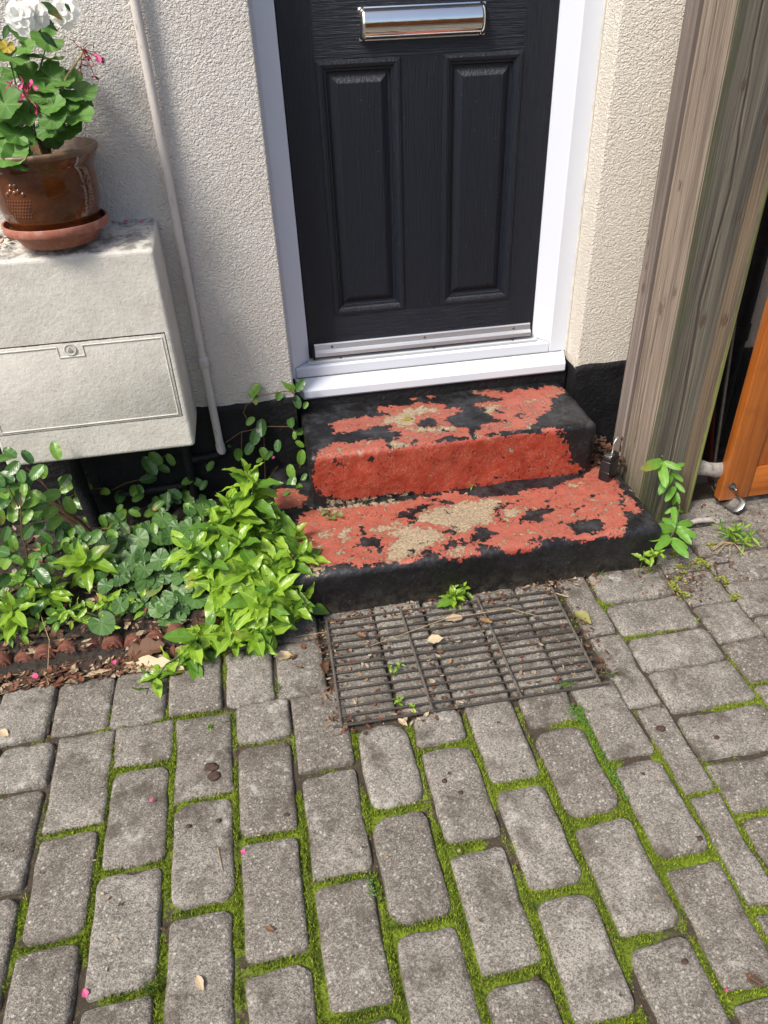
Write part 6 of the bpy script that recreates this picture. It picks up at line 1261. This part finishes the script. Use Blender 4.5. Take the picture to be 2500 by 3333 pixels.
for i, (st, lab) in enumerate(zip(TWIG, TL)):
    zz = {1: .018, 2: .03}.get(i, .004)
    pts = [Vector((q[0], q[1], zz - (.006 if i == 1 else 0) + (.006 if i == 1 and 0 < k < 3 else 0) + (.02*k if i == 2 else 0))) for k, q in enumerate(st)]
    tag(MB().tube(pts, .0009 if i not in (6,) else .0016, 6).build('dry_stem', M_STRAW, None, True), lab, 'stem', 'dry stems on the ground')
s_ = [Vector(p) for p in STICK]
tag(MB().tube([s_[0], s_[1], s_[2]], [.006, .0095, .0085], 9).build('broken_stick', M_FLAKE, None, True, autosmooth=50), 'short pale weathered stick on the ground between hypericum and orange gate', 'stick')
n0_, n1_ = Vector(NAIL[0]), Vector(NAIL[1]); nl = empty('nail', n0_, 'grey nail lying on the paving right of the stonecrop', 'nail')
MB().tube([n0_, n1_], [.0022, .0018], 8).build('shank', M_STEEL, nl, True); MB().tube([n0_, n0_ - (n1_-n0_).normalized()*.002], .0048, 10).build('head', M_STEEL, nl)
for (x, y, s) in ((1.09, -.70, .010), (1.13, -.73, .008)): pass
LICH = (.335, -.200)
bm = bmesh.new(); bmesh.ops.create_icosphere(bm, subdivisions=3, radius=1)
for q in bm.verts:
    nq = 1 + .9*fbm(np.array([list(q.co*2.2)]), 3)[0]; q.co = Vector((q.co.x*.017*nq, q.co.y*.012*nq, q.co.z*.006*nq))
me = bpy.data.meshes.new('lichen'); bm.to_mesh(me); bm.free(); me.polygons.foreach_set('use_smooth', [True]*len(me.polygons)); me.materials.append(simple('yellow_lichen', (.30, .24, .035, 1), .9, .5, 160, .002))
o = bpy.data.objects.new('lichen', me); COL.objects.link(o); o.location = (LICH[0], LICH[1], .322); tag(o, 'small yellow lichen cushion on the worn middle of the upper step', 'lichen')
BOXP = [(-.425, -.118), (-.383, -.115), (-.352, -.12)]
BT = [('pink petal on top of the meter box, nearest the saucer', 0), ('pink petal on top of the meter box, middle one of three by the wall', 1), ('pink petal on top of the meter box, nearest the pipe', 2)]
for lab, i in BT:
    o = bpy.data.objects.new('fallen_petal', PET[i % 2]); COL.objects.link(o); s = .015; p = BOXP[i]; a = 1.1+i*2.
    d = Vector((math.cos(a), math.sin(a), .15)).normalized(); n_ = Vector((0, -.2, 1)); n_ = (n_-d*n_.dot(d)).normalized(); x = d.cross(n_)
    o.matrix_world = Matrix(((x.x*s*1.4, d.x*s, n_.x*s, p[0]), (x.y*s*1.4, d.y*s, n_.y*s, p[1]), (x.z*s*1.4, d.z*s, n_.z*s, .9575), (0, 0, 0, 1))); tag(o, lab, 'petal', 'fallen pink petals')
litter('box_top_litter', [(-.78, -.655, -.25, -.12, .945, 45, .005, .016)], [M_L2, M_L3, M_L1], None, 12)

# ---- what stands opposite the house (seen only in the chrome letter plate)
fe = empty('board_fence', (0, -3.9, 0), 'orange-brown board fence on the far side of the yard', 'fence')
for k in range(24): MB().box(.1+k*.18, .1+k*.18+.172, -3.92, -3.9, .05, 1.7).build('board', M_ORV, fe)
MB().box(.05, 4.4, -3.95, -3.922, .35, .45).build('rail', M_ORH, fe); MB().box(.05, 4.4, -3.95, -3.922, 1.3, 1.4).build('rail', M_ORH, fe)
hd = MB(); rs = np.random.RandomState(9)
for k in range(2600):
    c = Vector((rs.uniform(-6, 6), rs.uniform(-8.2, -7.2), rs.uniform(.1, 2.6))); a = rvec(rs, 1).normalized()*.12; b = rvec(rs, 1).normalized()*.07; hd.add([c-a, c+b, c+a, c-b], [(0,1,2,3)])
tag(hd.build('hedge_foliage', L_ROSE), kind='stuff')
